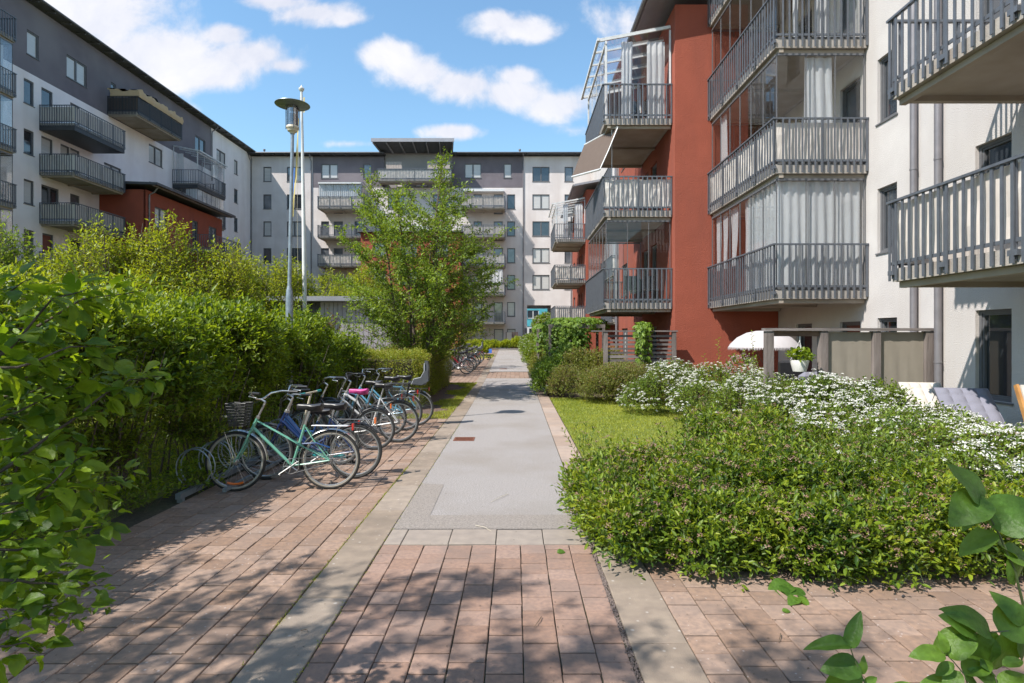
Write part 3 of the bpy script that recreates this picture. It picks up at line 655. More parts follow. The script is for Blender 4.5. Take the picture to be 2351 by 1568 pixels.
def balcony(parent, mtx, L=4.4, D=2.05, cloth=None, cloth_faces='fls', glaze=False, curtains=None, fascia=0.0, individual=False,
            slatm='steel', pitch=0.15, slatw=0.036, roof=False, slab=0.20, wrinkle=0.01, clothtop=0.96, clothbot=0.12):
    """local: x along the facade 0..L, wall at y=0, outer face at y=-D, floor at z=0; l = end at x=0, s = end at x=L"""
    def fs():
        mb = MB(); mb.box(0,-D,-slab,L,-0.02,0); return mb.mesh('balcony', 'slab_concrete')
    root = link('balcony', cached(('slab', L, D, slab), fs), parent, mtx)
    def fu():
        mb = MB()    # downstand edge beams and cross ribs of the underside
        e = 0.10
        mb.box(0.12,-D+0.12,-slab-0.012,L-0.12,-0.14,-slab-0.001)
        return mb.mesh('soffit', 'soffit')
    link('soffit', cached(('soffit', L, D, slab), fu), root)
    def fe():
        mb = MB()
        mb.beam((0.02,-D+0.14,-slab-0.05),(L-0.02,-D+0.14,-slab-0.05),0.10,0.09); mb.beam((0.14,-D+0.19,-slab-0.05),(0.14,-0.03,-slab-0.05),0.10,0.09)
        mb.beam((L-0.14,-D+0.19,-slab-0.05),(L-0.14,-0.03,-slab-0.05),0.10,0.09); mb.beam((L/2,-D+0.19,-slab-0.045),(L/2,-0.03,-slab-0.045),0.12,0.07)
        return mb.mesh('edge_beam', 'soffit')
    link('edge_beam', cached(('edgeb', L, D, slab), fe), root)
    yo = -D-0.045
    def fr():
        mb = MB()
        mb.box(-0.05,yo-0.03,1.02,L+0.05,yo+0.03,1.055); mb.box(-0.05,yo+0.031,1.02,0.01,-0.01,1.055); mb.box(L-0.01,yo+0.031,1.02,L+0.05,-0.01,1.055)
        for z in (0.06,): mb.box(0.02,yo+0.018,z,L-0.02,yo+0.036,z+0.05); mb.box(-0.035,yo+0.04,z,-0.017,-0.01,z+0.05); mb.box(L+0.017,yo+0.04,z,L+0.035,-0.01,z+0.05)
        k = 4
        for i in range(k+1):
            x = L*i/k; x = min(max(x, 0.03), L-0.03); mb.box(x-0.02,yo+0.02,-0.16,x+0.02,yo+0.045,1.019)
            mb.box(x-0.07,yo-0.01,-0.10,x+0.07,yo+0.044,-0.03)
        for x in (-0.04, L+0.01):
            for y in (-D*0.5, -0.04): mb.box(x,y-0.02,-0.16,x+0.03,y+0.02,1.019)
        return mb.mesh('railing', slatm)
    link('railing', cached(('rail', L, D, slatm), fr), root)
    zt, zb = 1.018, -0.19
    pos = []
    n = int(round(L/pitch))
    for i in range(n+1): pos.append((L*i/n, yo-0.006, 0))
    nd = int(round(D/pitch))
    for i in range(1, nd): 
        pos.append((-0.046, -D+(D-0.05)*i/nd, 1)); pos.append((L+0.046, -D+(D-0.05)*i/nd, 1))
    if individual:
        sm = cached(('slat', slatm, slatw), lambda: MB().box(-slatw/2,-0.006,zb,slatw/2,0.012,zt).mesh('slat', slatm))
        for (x, y, o_) in pos: link('slat', sm, root, T(x, y, 0, R(90) if o_ else 0))
    else:
        def fl():
            mb = MB()
            for (x, y, o_) in pos:
                if o_: mb.box(x-0.009,y-slatw/2,zb,x+0.009,y+slatw/2,zt)
                else: mb.box(x-slatw/2,y-0.006,zb,x+slatw/2,y+0.012,zt)
            return mb.mesh('slats', slatm)
        o = link('slats', cached(('slats', L, D, slatm, pitch, slatw), fl), root); o['kind'] = 'stuff'
    if fascia: 
        mb = MB(); mb.box(-0.02,yo+0.036,-0.42,L+0.02,yo+0.044,-0.14); mb.box(-0.03,yo+0.045,-0.42,-0.02,-0.01,-0.14); mb.box(L+0.02,yo+0.045,-0.42,L+0.03,-0.01,-0.14)
        mb.box(-0.019,yo+0.045,-0.43,L+0.019,-0.01,-0.42)
        mb.obj('fascia', 'steel_dark', root)
    if cloth:
        mb = MB(); zz0, zz1 = clothbot, clothtop
        def run(a, b):
            a = Vector(a); b = Vector(b); nn = max(6, int((b-a).length/0.06)); d = (b-a).normalized(); nv = Vector((d.y, -d.x, 0)); V = []; F = []
            for j in range(4):
                for i in range(nn+1):
                    p = a+(b-a)*(i/nn); q = wrinkle*(math.sin(i*0.9+j*1.3)+math.sin(i*0.37+j*2.1)); p = p-nv*(q+0.0)
                    V.append((p.x, p.y, zz0+(zz1-zz0)*j/3+(0.006*math.sin(i*0.8) if j in (0,3) else 0)))
            for j in range(3):
                for i in range(nn): k = j*(nn+1)+i; F.append((k, k+1, k+nn+2, k+nn+1))
            mb.add(V, F)
        if 'f' in cloth_faces: run((0.03, yo+0.062, 0), (L-0.03, yo+0.062, 0))
        if 'l' in cloth_faces: run((0.032, -0.04, 0), (0.032, yo+0.06, 0))
        if 's' in cloth_faces: run((L-0.032, yo+0.06, 0), (L-0.032, -0.04, 0))
        mb.obj('privacy_cloth', cloth, root)
    if glaze:
        H = 2.85-slab-0.10; mb = MB(); gl = MB(); y = -D+0.06
        for z in (0.02, H-0.05): mb.box(0.06,y-0.02,z,L-0.06,y+0.02,z+0.045); mb.box(0.04,y+0.021,z,0.08,-0.05,z+0.045); mb.box(L-0.08,y+0.021,z,L-0.04,-0.05,z+0.045)
        nn = 6
        for i in range(nn+1): x = 0.08+(L-0.16)*i/nn; mb.box(x-0.008,y-0.012,0.066,x+0.008,y+0.012,H-0.051)
        for xx in (0.06, L-0.06):
            for i in range(1, 4): yy = y+(D-0.12)*i/3; mb.box(xx-0.012,yy-0.008,0.066,xx+0.012,yy+0.008,H-0.051)
        mb.obj('glazing_frame', 'frame_grey', root)
        gl.box(0.085,y-0.004,0.07,L-0.085,y+0.004,H-0.055); gl.box(0.056,y+0.012,0.07,0.064,-0.06,H-0.055); gl.box(L-0.064,y+0.012,0.07,L-0.056,-0.06,H-0.055)
        gl.obj('glass_screen', 'glass', root)
    for cu in (curtains or []):
        face, a, w, z0, z1, gat, colr = cu
        cm = wavy(w, z1-z0, folds=max(3, w*5), gather=gat).mesh('curtain', colr, True)
        if face == 'f': link('curtain', cm, root, T(a, -D+0.16, z0))
        elif face == 'l': link('curtain', cm, root, T(0.16, -a, z0, R(-90)))
        else: link('curtain', cm, root, T(L-0.16, -a-w, z0, R(90)))
    return root
def downpipe(parent, x, y, z0, z1, m='pipe', r=0.05, name='downpipe'):
    mb = MB().tube([(x,y,z0),(x,y,z1)], r, 12)
    for z in np.arange(z0+1.2, z1, 1.9): mb.tube([(x,y,z),(x,y,z+0.035)], r+0.007, 12); mb.beam((x,y,z+0.017),(x+0.09,y,z+0.017),0.012)
    return mb.obj(name, m, parent, True)

# ---- the long building on the left (facade plane x=-27.8, facing the courtyard)
XL = -27.8
LB = thing('apartment_building', 'long six-storey block, pale render with dark top band, left of the courtyard', 'apartment building', (XL, 28, 0))
ML = T(0, 0, 0, R(90))        # local x -> +Y, local -y -> +X ; origin at (XL,28)
def ly(c): return 37113/(1184-0.4633*c)-28
lw = [(133,192,6,1),(330,430,6,2),(549,575,6,1),(967,1018,6,2),(1073,1117,6,2),(1160,1178,6,1),
      (118,168,5,1),(205,262,5,1),(738,805,5,2),(1160,1178,5,1),
      (118,168,4,1),(205,262,4,1),(348,395,4,1),(515,600,4,2),(740,805,4,2),(1160,1178,4,1),(1085,1117,5,2),(1085,1117,4,2),(1085,1117,3,2),(1160,1178,3,1),
      (118,168,3,1),(205,292,3,2),(348,395,3,1),(118,168,2,1),(210,265,2,0),(350,400,2,1),(118,168,1,1),(210,265,1,0),(118,168,0,1),(1085,1117,2,2),(1160,1178,2,1),(348,395,5,1),(300,345,4,0)]
holes = []; wins = []
for (a, b, n, lf) in lw:
    u0, u1 = ly(a), ly(b); z0 = 2.85*n+(0.05 if lf == 0 else 0.78); z1 = 2.85*n+2.18
    holes.append((u0, z0, u1, z1)); wins.append((u0, z0, u1-u0, z1-z0, lf))
VB = 16.85; ZT = 20.85; YB = 37113/(1184-485)-28
facade(LB, 'wall', 'left_render', [(-8,0,36.5,VB)], holes, ML); facade(LB, 'wall', 'left_render', [(YB,VB,36.5,ZT)], holes, ML)
facade(LB, 'wall', 'dark_render', [(-8,VB,YB,ZT)], holes, ML)
for i, (u, z, w, h, lf) in enumerate(wins):
    pk = 'pane_blind' if i in (0,1) else ('red_door' if (lf == 0 and z < 9) else pane_kind((0.35,0.35,0.30)))
    window(LB, ML @ T(u, 0, z), w, h, max(1, lf), pk, door=(lf == 0), sill=(lf > 0))
mb = MB(); mb.box(-8,0.14,0,36.9,12,20.7); mb.obj('building_body', 'white_render', LB, mtx=ML)
mb = MB(); mb.add([(-8.5,-0.62,20.98),(37.6,-0.62,20.98),(37.6,12.4,22.6),(-8.5,12.4,22.6),(-8.5,-0.62,21.10),(37.6,-0.62,21.10),(37.6,12.4,22.75),(-8.5,12.4,22.75)], [(0,3,2,1),(4,5,6,7),(0,1,5,4),(1,2,6,5),(2,3,7,6),(3,0,4,7)])
mb.obj('roof', 'roof_metal', LB, mtx=ML)
mb = MB()
for i in range(38): u = -8+i*1.2; mb.beam((u,-0.58,20.93),(u,0.0,20.98),0.07,0.10)
mb.obj('eaves_brackets', 'roof_metal', LB, mtx=ML)['kind'] = 'stuff'
mb = MB().tube([(-8.4,-0.68,21.03),(37.3,-0.68,21.03)], 0.07, 8); mb.obj('gutter', 'roof_metal', LB, True, ML)
for u, z0 in ((YB, 16.0), (36.0, 0)):
    mb = MB().tube([(u,-0.62,20.95),(u,-0.5,20.75),(u,-0.12,20.5),(u,-0.08,20.3),(u,-0.08,z0)], 0.05, 8); mb.obj('downpipe', 'pipe', LB, True, ML)
mb = MB().tube([(3.2,-0.62,20.95),(3.0,-0.5,20.7),(2.6,-0.12,20.5),(2.5,-0.08,20.2),(2.5,-0.08,16)], 0.05, 8); mb.obj('downpipe', 'pipe', LB, True, ML)
def lbal(y0, n, **k): return balcony(LB, ML @ T(y0-28, 0, 2.85*n+ (0.0)), **k)
for n in range(1, 7):
    lbal(25.5, n, glaze=n in (2,3,4,5), curtains=[('s',0.2,1.4,0.05,2.45,0,'curtain_white')] if n in (4,5) else None, cloth=None)
mb = MB(); mb.box(-2.6,-0.12,0,1.9,-0.05,20); 
lbal(33.95, 5, L=4.3, cloth='cloth_beige', fascia=1, slab=0.22)
lbal(33.95, 4, L=4.3, cloth='cloth_white', wrinkle=0.022, clothtop=0.98)
lbal(33.95, 3, L=4.3, cloth='cloth_beige'); lbal(33.95, 2, L=4.3, cloth='cloth_beige'); lbal(33.95, 1, L=4.3, cloth='cloth_beige', clothtop=0.9)
bb = lbal(39.6, 6, L=5.2, slatm='steel_dark', pitch=0.10, cloth='cloth_brown')
# tan tarpaulin draped over that top balcony
V = []; F = []; path = [(0.0,-0.1),(0.0,-2.1),(1.3,-2.12),(2.6,-2.12),(3.9,-2.12),(5.2,-2.1),(5.2,-1.0)]
pp = []
for (a, b) in zip(path[:-1], path[1:]):
    for k in range(8): pp.append((a[0]+(b[0]-a[0])*k/8, a[1]+(b[1]-a[1])*k/8))
for i, (x, y) in enumerate(pp):
    s_ = 0.07*math.sin(i*0.8)+0.05*math.sin(i*2.1); V += [(x, y-0.05-0.02*math.sin(i*1.7), 1.0), (x, y-0.10-0.03*math.sin(i*1.3), 1.22+s_*0.4), (x, y-0.02+0.05*math.sin(i*1.1), 1.52+s_), (x+0.0, y+0.35, 1.50+s_*1.3)]
for i in range(len(pp)-1):
    for j in range(3): k = i*4+j; F.append((k, k+4, k+5, k+1))
MB().add(V, F).obj('tarpaulin', 'cloth_tan', bb, True)
mb = MB().lathe([(0.02,2.15),(0.5,1.98),(1.0,1.78)], 8, c=(2.2,-1.0,0)); mb.obj('parasol', 'steel_dark', bb)
def lean_to(parent, L, D, z0=2.9, col='white_frame'):
    mb = MB(); h0 = z0-0.35
    for x in (0.05, L-0.05): mb.beam((x,-D+0.05,1.05),(x,-D+0.05,h0),0.06); mb.beam((x,-D-0.2,h0+0.02),(x,-0.05,z0+0.1),0.06,0.09); mb.beam((x,-0.06,1.05),(x,-0.06,z0),0.05)
    mb.beam((-0.05,-D-0.2,h0+0.02),(L+0.05,-D-0.2,h0+0.02),0.07,0.09); mb.beam((0,-D+0.05,h0-0.06),(L,-D+0.05,h0-0.06),0.06,0.08)
    for i in range(1, 5): x = L*i/5; mb.beam((x,-D-0.2,h0+0.04),(x,-0.05,z0+0.11),0.05,0.05)
    for i in range(1, 4): x = L*i/4; mb.beam((x,-D+0.05,1.06),(x,-D+0.05,h0-0.1),0.02)
    mb.obj('glass_roof_frame', col, parent)
    mb = MB(); mb.add([(0,-D-0.2,h0+0.075),(L,-D-0.2,h0+0.075),(L,-0.05,z0+0.15),(0,-0.05,z0+0.15)], [(0,1,2,3)])
    mb.box(0.05,-D+0.045,1.07,L-0.05,-D+0.055,h0-0.1); mb.box(0.045,-D+0.08,0.1,0.055,-0.1,h0-0.1); mb.box(L-0.055,-D+0.08,0.1,L-0.045,-0.1,h0-0.1)
    mb.obj('glass_roof', 'glass', parent)
b_ = lbal(47.1, 5, fascia=1, cloth=None, curtains=[('l',0.2,0.6,0.05,2.4,0,'curtain_white'),('f',2.9,1.3,0.05,2.4,0.1,'curtain_white')]); lean_to(b_, 4.4, 2.05)
lbal(47.1, 4, glaze=True, curtains=[('f',0.1,4.2,0.05,2.4,0,'curtain_white'),('l',1.0,0.9,0.05,2.4,0,'curtain_white')])
# red projecting volume of the left building
RV = ML @ T(38.8-28, -3.1, 0)
hr = [(1.0,8.55+0.75,2.35,8.55+2.15),(5.6,8.6,6.4,10.7),(8.0,8.55+0.75,9.2,10.7),(1.0,6.45,2.35,7.85),(8.0,6.45,9.2,7.85)]
facade(LB, 'wall', 'red_render', [(0,0,10.1,11.6)], hr, RV)
for h in hr: window(LB, RV @ T(h[0],0,h[1]), h[2]-h[0], h[3]-h[1], 2 if h[2]-h[0] > 1 else 1, pane_kind((0.4,0.4,0.2)))
mb = MB(); mb.box(0.0,0.14,0,10.1,3.09,11.6); mb.obj('projecting_body', 'red_render', LB, mtx=RV)
mb = MB(); mb.beam((-0.3,1.4,11.95),(10.5,1.4,11.95),3.9,0.16); mb.obj('roof', 'roof_metal', LB, mtx=RV @ Matrix.Rotation(R(2), 4, 'X'))
mb = MB().tube([(-0.2,-0.62,11.85),(10.4,-0.62,11.85)], 0.07, 8).tube([(0.35,-0.6,11.8),(0.32,-0.4,11.5),(0.3,-0.07,11.3),(0.3,-0.07,0)], 0.05, 8); mb.obj('gutter', 'pipe', LB, True, RV)
for n in (3, 2, 1): balcony(LB, RV @ T(4.6, 0, 2.85*n-0.2), cloth=None)

# ---- far building across the end of the courtyard (facade plane y=61)
FB = thing('apartment_building', 'seven-storey block with a canopy roof closing the far end of the courtyard', 'apartment building', (0, 61, 0))
def fx(c): return -29.22+0.016927*c
def fz(c): return 23.81-0.016927*c
rows7 = [(250,342),(421,512),(588,680),(754,846),(920,1011),(1088,1178)]
fw = []
for r_ in (0,1,2,3,4): fw += [(162,212,*rows7[r_],1)]
for r_ in (0,1,2,3,4): fw += [(308,402,*rows7[r_],2)]
fw += [(520,624,233,322,2),(781,833,233,322,1),(1409,1513,230,320,2),(1652,1701,230,320,1)]
for r_ in (1,2,3,4,5): fw += [(520,570,*rows7[r_],1)]
for r_ in (1,2): fw += [(935,1035,*rows7[r_],2),(1215,1318,*rows7[r_],2)]
for r_ in (1,2,3,4,5): fw += [(1673,1723,*rows7[r_],1)]
for r_ in (0,1,2,3,4): fw += [(1830,1936,*rows7[r_],2),(2029,2082,*rows7[r_],1)]
fw += [(1100,1178,264,370,2),(985,1048,264,370,1)]                       # penthouse doors
for (a_, b_) in ((420,545),(588,710),(754,880),(925,1050),(1090,1215)): fw += [(1465,1516,a_,b_-20,1),(1590,1646,a_,b_,0)]
for (a_, b_) in ((588,710),(754,880),(925,1050),(1090,1215)): fw += [(598,655,a_,b_,0),(727,780,a_,b_-20,1)]
fw += [(598,655,425,540,0)]
fw += [(1592,1650,1255,1370,0),(1672,1725,1255,1345,1)]
PASS = (1797,1945,1108,1385)
MF = T(0, 0, 0)
holes = [(fx(a), fz(d), fx(b), fz(c)) for (a,b,c,d,l) in fw]+[(fx(PASS[0]), 0.0, fx(PASS[1]), fz(PASS[2]))]
xe = 10.0; zt = fz(186)
facade(FB, 'wall', 'far_render', [(-27.7,0,fx(468),zt),(fx(468),0,fx(1773),fz(380)),(fx(1773),0,xe,zt)], holes, MF)
facade(FB, 'wall', 'dark_render', [(fx(468),fz(380),fx(912),zt)], holes, MF); facade(FB, 'wall', 'dark_render', [(fx(1335),fz(378),fx(1773),zt)], holes, MF)
facade(FB, 'wall', 'grey_render', [(fx(912),fz(380),fx(1335),fz(160))], holes, T(0,0.25,0))
for (a,b,c,d,l) in fw:
    pk = pane_kind((0.26,0.40,0.34))
    off = 0.25 if (a in (1100,985)) else 0
    window(FB, MF @ T(fx(a), off, fz(d)), fx(b)-fx(a), fz(c)-fz(d), max(l,1), pk, door=(l == 0), sill=(l > 0))
mb = MB(); mb.box(-27.7,0.3,fz(PASS[2])+0.05,xe,8,20.4); mb.box(-27.7,0.3,0,fx(PASS[0])-0.05,8,fz(PASS[2])+0.04); mb.box(fx(PASS[1])+0.05,0.3,0,xe,8,fz(PASS[2])+0.04)
mb.obj('building_body', 'far_render', FB)
def flat_roof(x0, x1, name='roof'):
    mb = MB(); mb.box(x0,-0.75,zt+0.13,x1,8.3,zt+0.26); mb.obj(name, 'roof_metal', FB)
    mb = MB().tube([(x0,-0.8,zt+0.16),(x1,-0.8,zt+0.16)], 0.07, 8); mb.obj('gutter', 'roof_metal', FB, True)
    mb = MB()
    for i in range(int((x1-x0)/1.25)): x = x0+0.5+i*1.25; mb.beam((x,-0.72,zt+0.07),(x,0,zt+0.07),0.09,0.11)
    mb.obj('eaves_brackets', 'roof_metal', FB)['kind'] = 'stuff'
flat_roof(-28.2, fx(918)); flat_roof(fx(1325), xe)
z1, z0 = fz(95), fz(160)
mb = MB(); x0, x1 = fx(868), fx(1357)
mb.add([(x0+0.4,-0.2,z0-0.1),(x1-0.3,-0.2,z0-0.1),(x1,-2.4,z1-0.75),(x0,-2.4,z1-0.75),(x0+0.4,-0.2,z0+0.05),(x1-0.3,-0.2,z0+0.05),(x1,-2.4,z1-0.55),(x0,-2.4,z1-0.55)], [(0,1,2,3),(7,6,5,4),(0,4,5,1),(1,5,6,2),(2,6,7,3),(3,7,4,0)])
mb.add([(x0+0.4,-0.2,z0+0.051),(x1-0.3,-0.2,z0+0.051),(x1,8,z0-0.4),(x0,8,z0-0.4)], [(0,1,2,3)])
mb.obj('canopy_roof', 'roof_metal', FB)
mb = MB()
for i in range(7): t = i/6; mb.beam((x0+0.5+(x1-x0-0.9)*t,-0.25,z0-0.16),(x0+0.1+(x1-x0-0.2)*t,-2.3,z1-0.83),0.10,0.16)
mb.beam((x0-0.05,-2.42,z1-0.62),(x1+0.05,-2.42,z1-0.62),0.06,0.36)
mb.obj('canopy_rafters', 'roof_light', FB)
for c in (85,460,1773):
    x = fx(c); mb = MB().tube([(x,-0.7,zt+0.1),(x,-0.4,zt-0.25),(x,-0.08,zt-0.5),(x,-0.08,0.4)], 0.055, 8); mb.obj('downpipe', 'pipe', FB, True)
for c in (130, 1752): mb = MB().tube([(fx(c),1.5,20.9),(fx(c),1.5,21.75)], 0.07, 8).tube([(fx(c),1.5,21.75),(fx(c),1.5,21.9)], 0.13, 8); mb.obj('vent_pipe', 'pipe', FB, True)
def fbal(c0, c1, rail, **k):
    z = fz(rail)-1.055; return balcony(FB, T(fx(c0), 0, z), L=round(fx(c1)-fx(c0), 2), **k)
fbal(541,812,462, glaze=True, cloth='cloth_beige', curtains=[('f',0.1,4.2,0.05,2.4,0,'curtain_white')])
fbal(541,812,635); fbal(541,812,808, cloth='cloth_beige', cloth_faces='f')
fbal(1398,1660,460, cloth='cloth_beige'); fbal(1404,1660,632, cloth='cloth_beige'); fbal(1404,1660,806, cloth='cloth_white')
fbal(1404,1660,980, cloth='cloth_beige'); fbal(1404,1660,1152)
mb = wavy(2.1, 1.4, 6).obj('curtain', 'curtain_white', FB, True, mtx=T(fx(1525), -1.85, fz(980)-0.02))
pb = fbal(890,1336,288, D=1.5, cloth='cloth_white')
wavy(1.6, 0.72, 14, 0.01).obj('reed_screen', 'reed', pb, mtx=T(0.9,-1.5,1.06)); wavy(2.3, 0.78, 18, 0.01).obj('reed_screen', 'reed', pb, mtx=T(5.15,-1.5,1.06))
mb = MB(); mb.box(fx(1405),-0.75,fz(412),fx(1655),-0.02,fz(398)); mb.obj('awning_box', 'white_frame', FB)
mb = MB(); mb.box(fx(545),-2.2,fz(388),fx(800),-0.02,fz(380)); mb.obj('awning_box', 'white_frame', FB)
# red volume with a white balcony over it
RF = T(fx(815), -3.1, 0); wR = fx(1400)-fx(815); zR = fz(690)
hf = [(1.2,zR-2.4,2.5,zR-1.0),(4.0,zR-2.4,5.6,zR-1.0),(7.4,zR-2.4,8.7,zR-1.0),(1.2,zR-5.2,2.5,zR-3.8),(7.4,zR-5.2,8.7,zR-3.8),(4.0,zR-5.2,5.6,zR-3.8),(1.2,zR-8,2.5,zR-6.7),(7.4,zR-8,8.7,zR-6.7)]
facade(FB, 'wall', 'red_render', [(0,0,wR,zR)], hf, RF)
for h in hf: window(FB, RF @ T(h[0],0,h[1]), h[2]-h[0], h[3]-h[1], 2, pane_kind())
mb = MB(); mb.box(0,0.14,0,wR,3.05,zR-0.02); mb.obj('projecting_body', 'red_render', FB, mtx=RF)
mb = MB(); mb.box(-0.3,-0.4,zR+0.0,wR+0.3,3.0,zR+0.12); mb.obj('roof', 'roof_metal', FB, mtx=RF)
mb = MB(); mb.box(3.2,-0.15,zR+0.13,7.2,-0.05,zR+0.75); mb.obj('parapet', 'white_frame', FB, mtx=RF)
# tiled pier beside the passage and the turquoise building seen through it
mb = MB()
for i in range(22):
    for j in range(3): mb.box(fx(1780)+j*0.10,-0.03,0.45+i*0.1,fx(1780)+j*0.10+0.09,-0.002,0.45+i*0.1+0.09)
mb.obj('tiled_pier', 'dark_render', FB)['kind'] = 'stuff'
TB = thing('turquoise_building', 'turquoise panelled building with a white window and door seen through the far passage', 'building', (0, 85, 0))
facade(TB, 'wall', 'pane_turquoise', [(-8,3.25,14,7.5)], [(1.7,4.4,3.4,5.6)], T(0,0,0))
facade(TB, 'wall', 'white_frame', [(-8,0.0,14,3.2)], [], T(0,0.06,0))
mb = MB(); mb.box(-8,0.16,0,14,3,7.5); mb.obj('building_body', 'white_frame', TB)
window(TB, T(1.7,0,4.4), 1.7, 1.2, 2, 'pane_dark', frame='white_frame')
window(TB, T(1.9,-0.14,0.6), 1.2, 2.4, 1, 'pane_dark', frame='white_frame', transom=1.4, door=True); window(TB, T(3.15,-0.14,0.6), 1.2, 2.4, 1, 'pane_dark', frame='white_frame', transom=1.4, door=True)
mb = MB()
for z in (4.3, 5.85): mb.box(-8,-0.012,z,14,-0.002,z+0.03)
mb.obj('panel_joints', 'frame_grey', TB)
# wooden louvre screen at the far ground floor
LS = thing('louvre_screen', 'weathered brown wooden louvre screen against the far building, left of the passage', 'screen', (fx(1668), 60.3, 0.5))
for x in (0, 0.62, 1.15): MB().box(x-0.04,-0.04,0,x+0.04,0.04,1.75).obj('post', 'brown_wood', LS)
for i in range(14):
    MB().box(0.66,-0.015,0.1+i*0.12,1.11,0.015,0.17+i*0.12).obj('slat', 'brown_wood', LS)
MB().box(0.04,-0.01,0.1,0.58,0.01,1.7).obj('screen_panel', 'cloth_beige', LS)

# ---- the building on the right (facade plane x=8, repeating modules)
XR = 8.0
RB = thing('apartment_building', 'white rendered block with rust red projecting bays and stacked balconies along the right', 'apartment building', (XR, 4, 0))
MR = T(0, 0, 0, R(-90))       # local x -> -Y, local -y -> -X ; u = -(y-4)
def ru(y): return -(y-4.0)
RWN = []   # y_near, y_far, z0, z1, leafs
for n in range(0, 6): RWN += [(12.2,12.86,2.85*n+0.78,2.85*n+2.2,1),(9.38,10.12,2.85*n+0.72,2.85*n+2.25,1)]
for n in range(0, 6): RWN += [(13.5,14.35,2.85*n+0.05,2.85*n+2.15,0),(15.7,16.6,2.85*n+0.05,2.85*n+2.15,0)]
for n in range(0, 6): RWN += [(35.8,36.6,2.85*n+0.05,2.85*n+2.15,0),(38.1,39.0,2.85*n+0.05,2.85*n+2.15,0),(33.2,34.0,2.85*n+0.78,2.85*n+2.2,1),(29.5,30.6,2.85*n+0.78,2.85*n+2.2,2),(52,53,2.85*n+0.78,2.85*n+2.2,2),(56,57,2.85*n+0.78,2.85*n+2.2,2)]
holes = [(ru(b), z0, ru(a), z1) for (a,b,z0,z1,l) in RWN]
facade(RB, 'wall', 'white_render', [(ru(61.0),0,ru(-1.0),20.5)], holes, MR, reveal=0.16)
for i, (a,b,z0,z1,l) in enumerate(RWN):
    pk = 'pane_dark' if a < 11 else ('red_door' if (a == 13.5 and z0 < 1) else pane_kind((0.5,0.2,0.3)))
    window(RB, MR @ T(ru(b), 0.02, z0), b-a, z1-z0, 1 if l < 2 else 2, pk, door=(l == 0), sill=(l > 0))
mb = MB(); mb.box(ru(60.9),0.2,0,ru(-1.0),11,20.4); mb.obj('building_body', 'white_render', RB, mtx=MR)
mb = MB(); mb.box(ru(61.2),-0.7,20.65,ru(-1.0),11.4,20.8); mb.obj('roof', 'roof_metal', RB, mtx=MR)
mb = MB()
for i in range(50): u = ru(60.5)+i*1.2; mb.beam((u,-0.64,20.58),(u,0,20.6),0.09,0.11)
mb.obj('eaves_brackets', 'roof_metal', RB, mtx=MR)['kind'] = 'stuff'
MB().tube([(ru(61),-0.74,20.72),(ru(-1),-0.74,20.72)], 0.07, 8).obj('gutter', 'roof_light', RB, True, MR)
for y in (11.55, 10.88): downpipe(RB, ru(y), -0.10, 0.1, 20.4, r=0.062).matrix_local = MR
def rbal(y1, n, wall=0.0, **k): return balcony(RB, MR @ T(ru(y1), -wall, 2.85*n), **k)
CW = 'curtain_white'
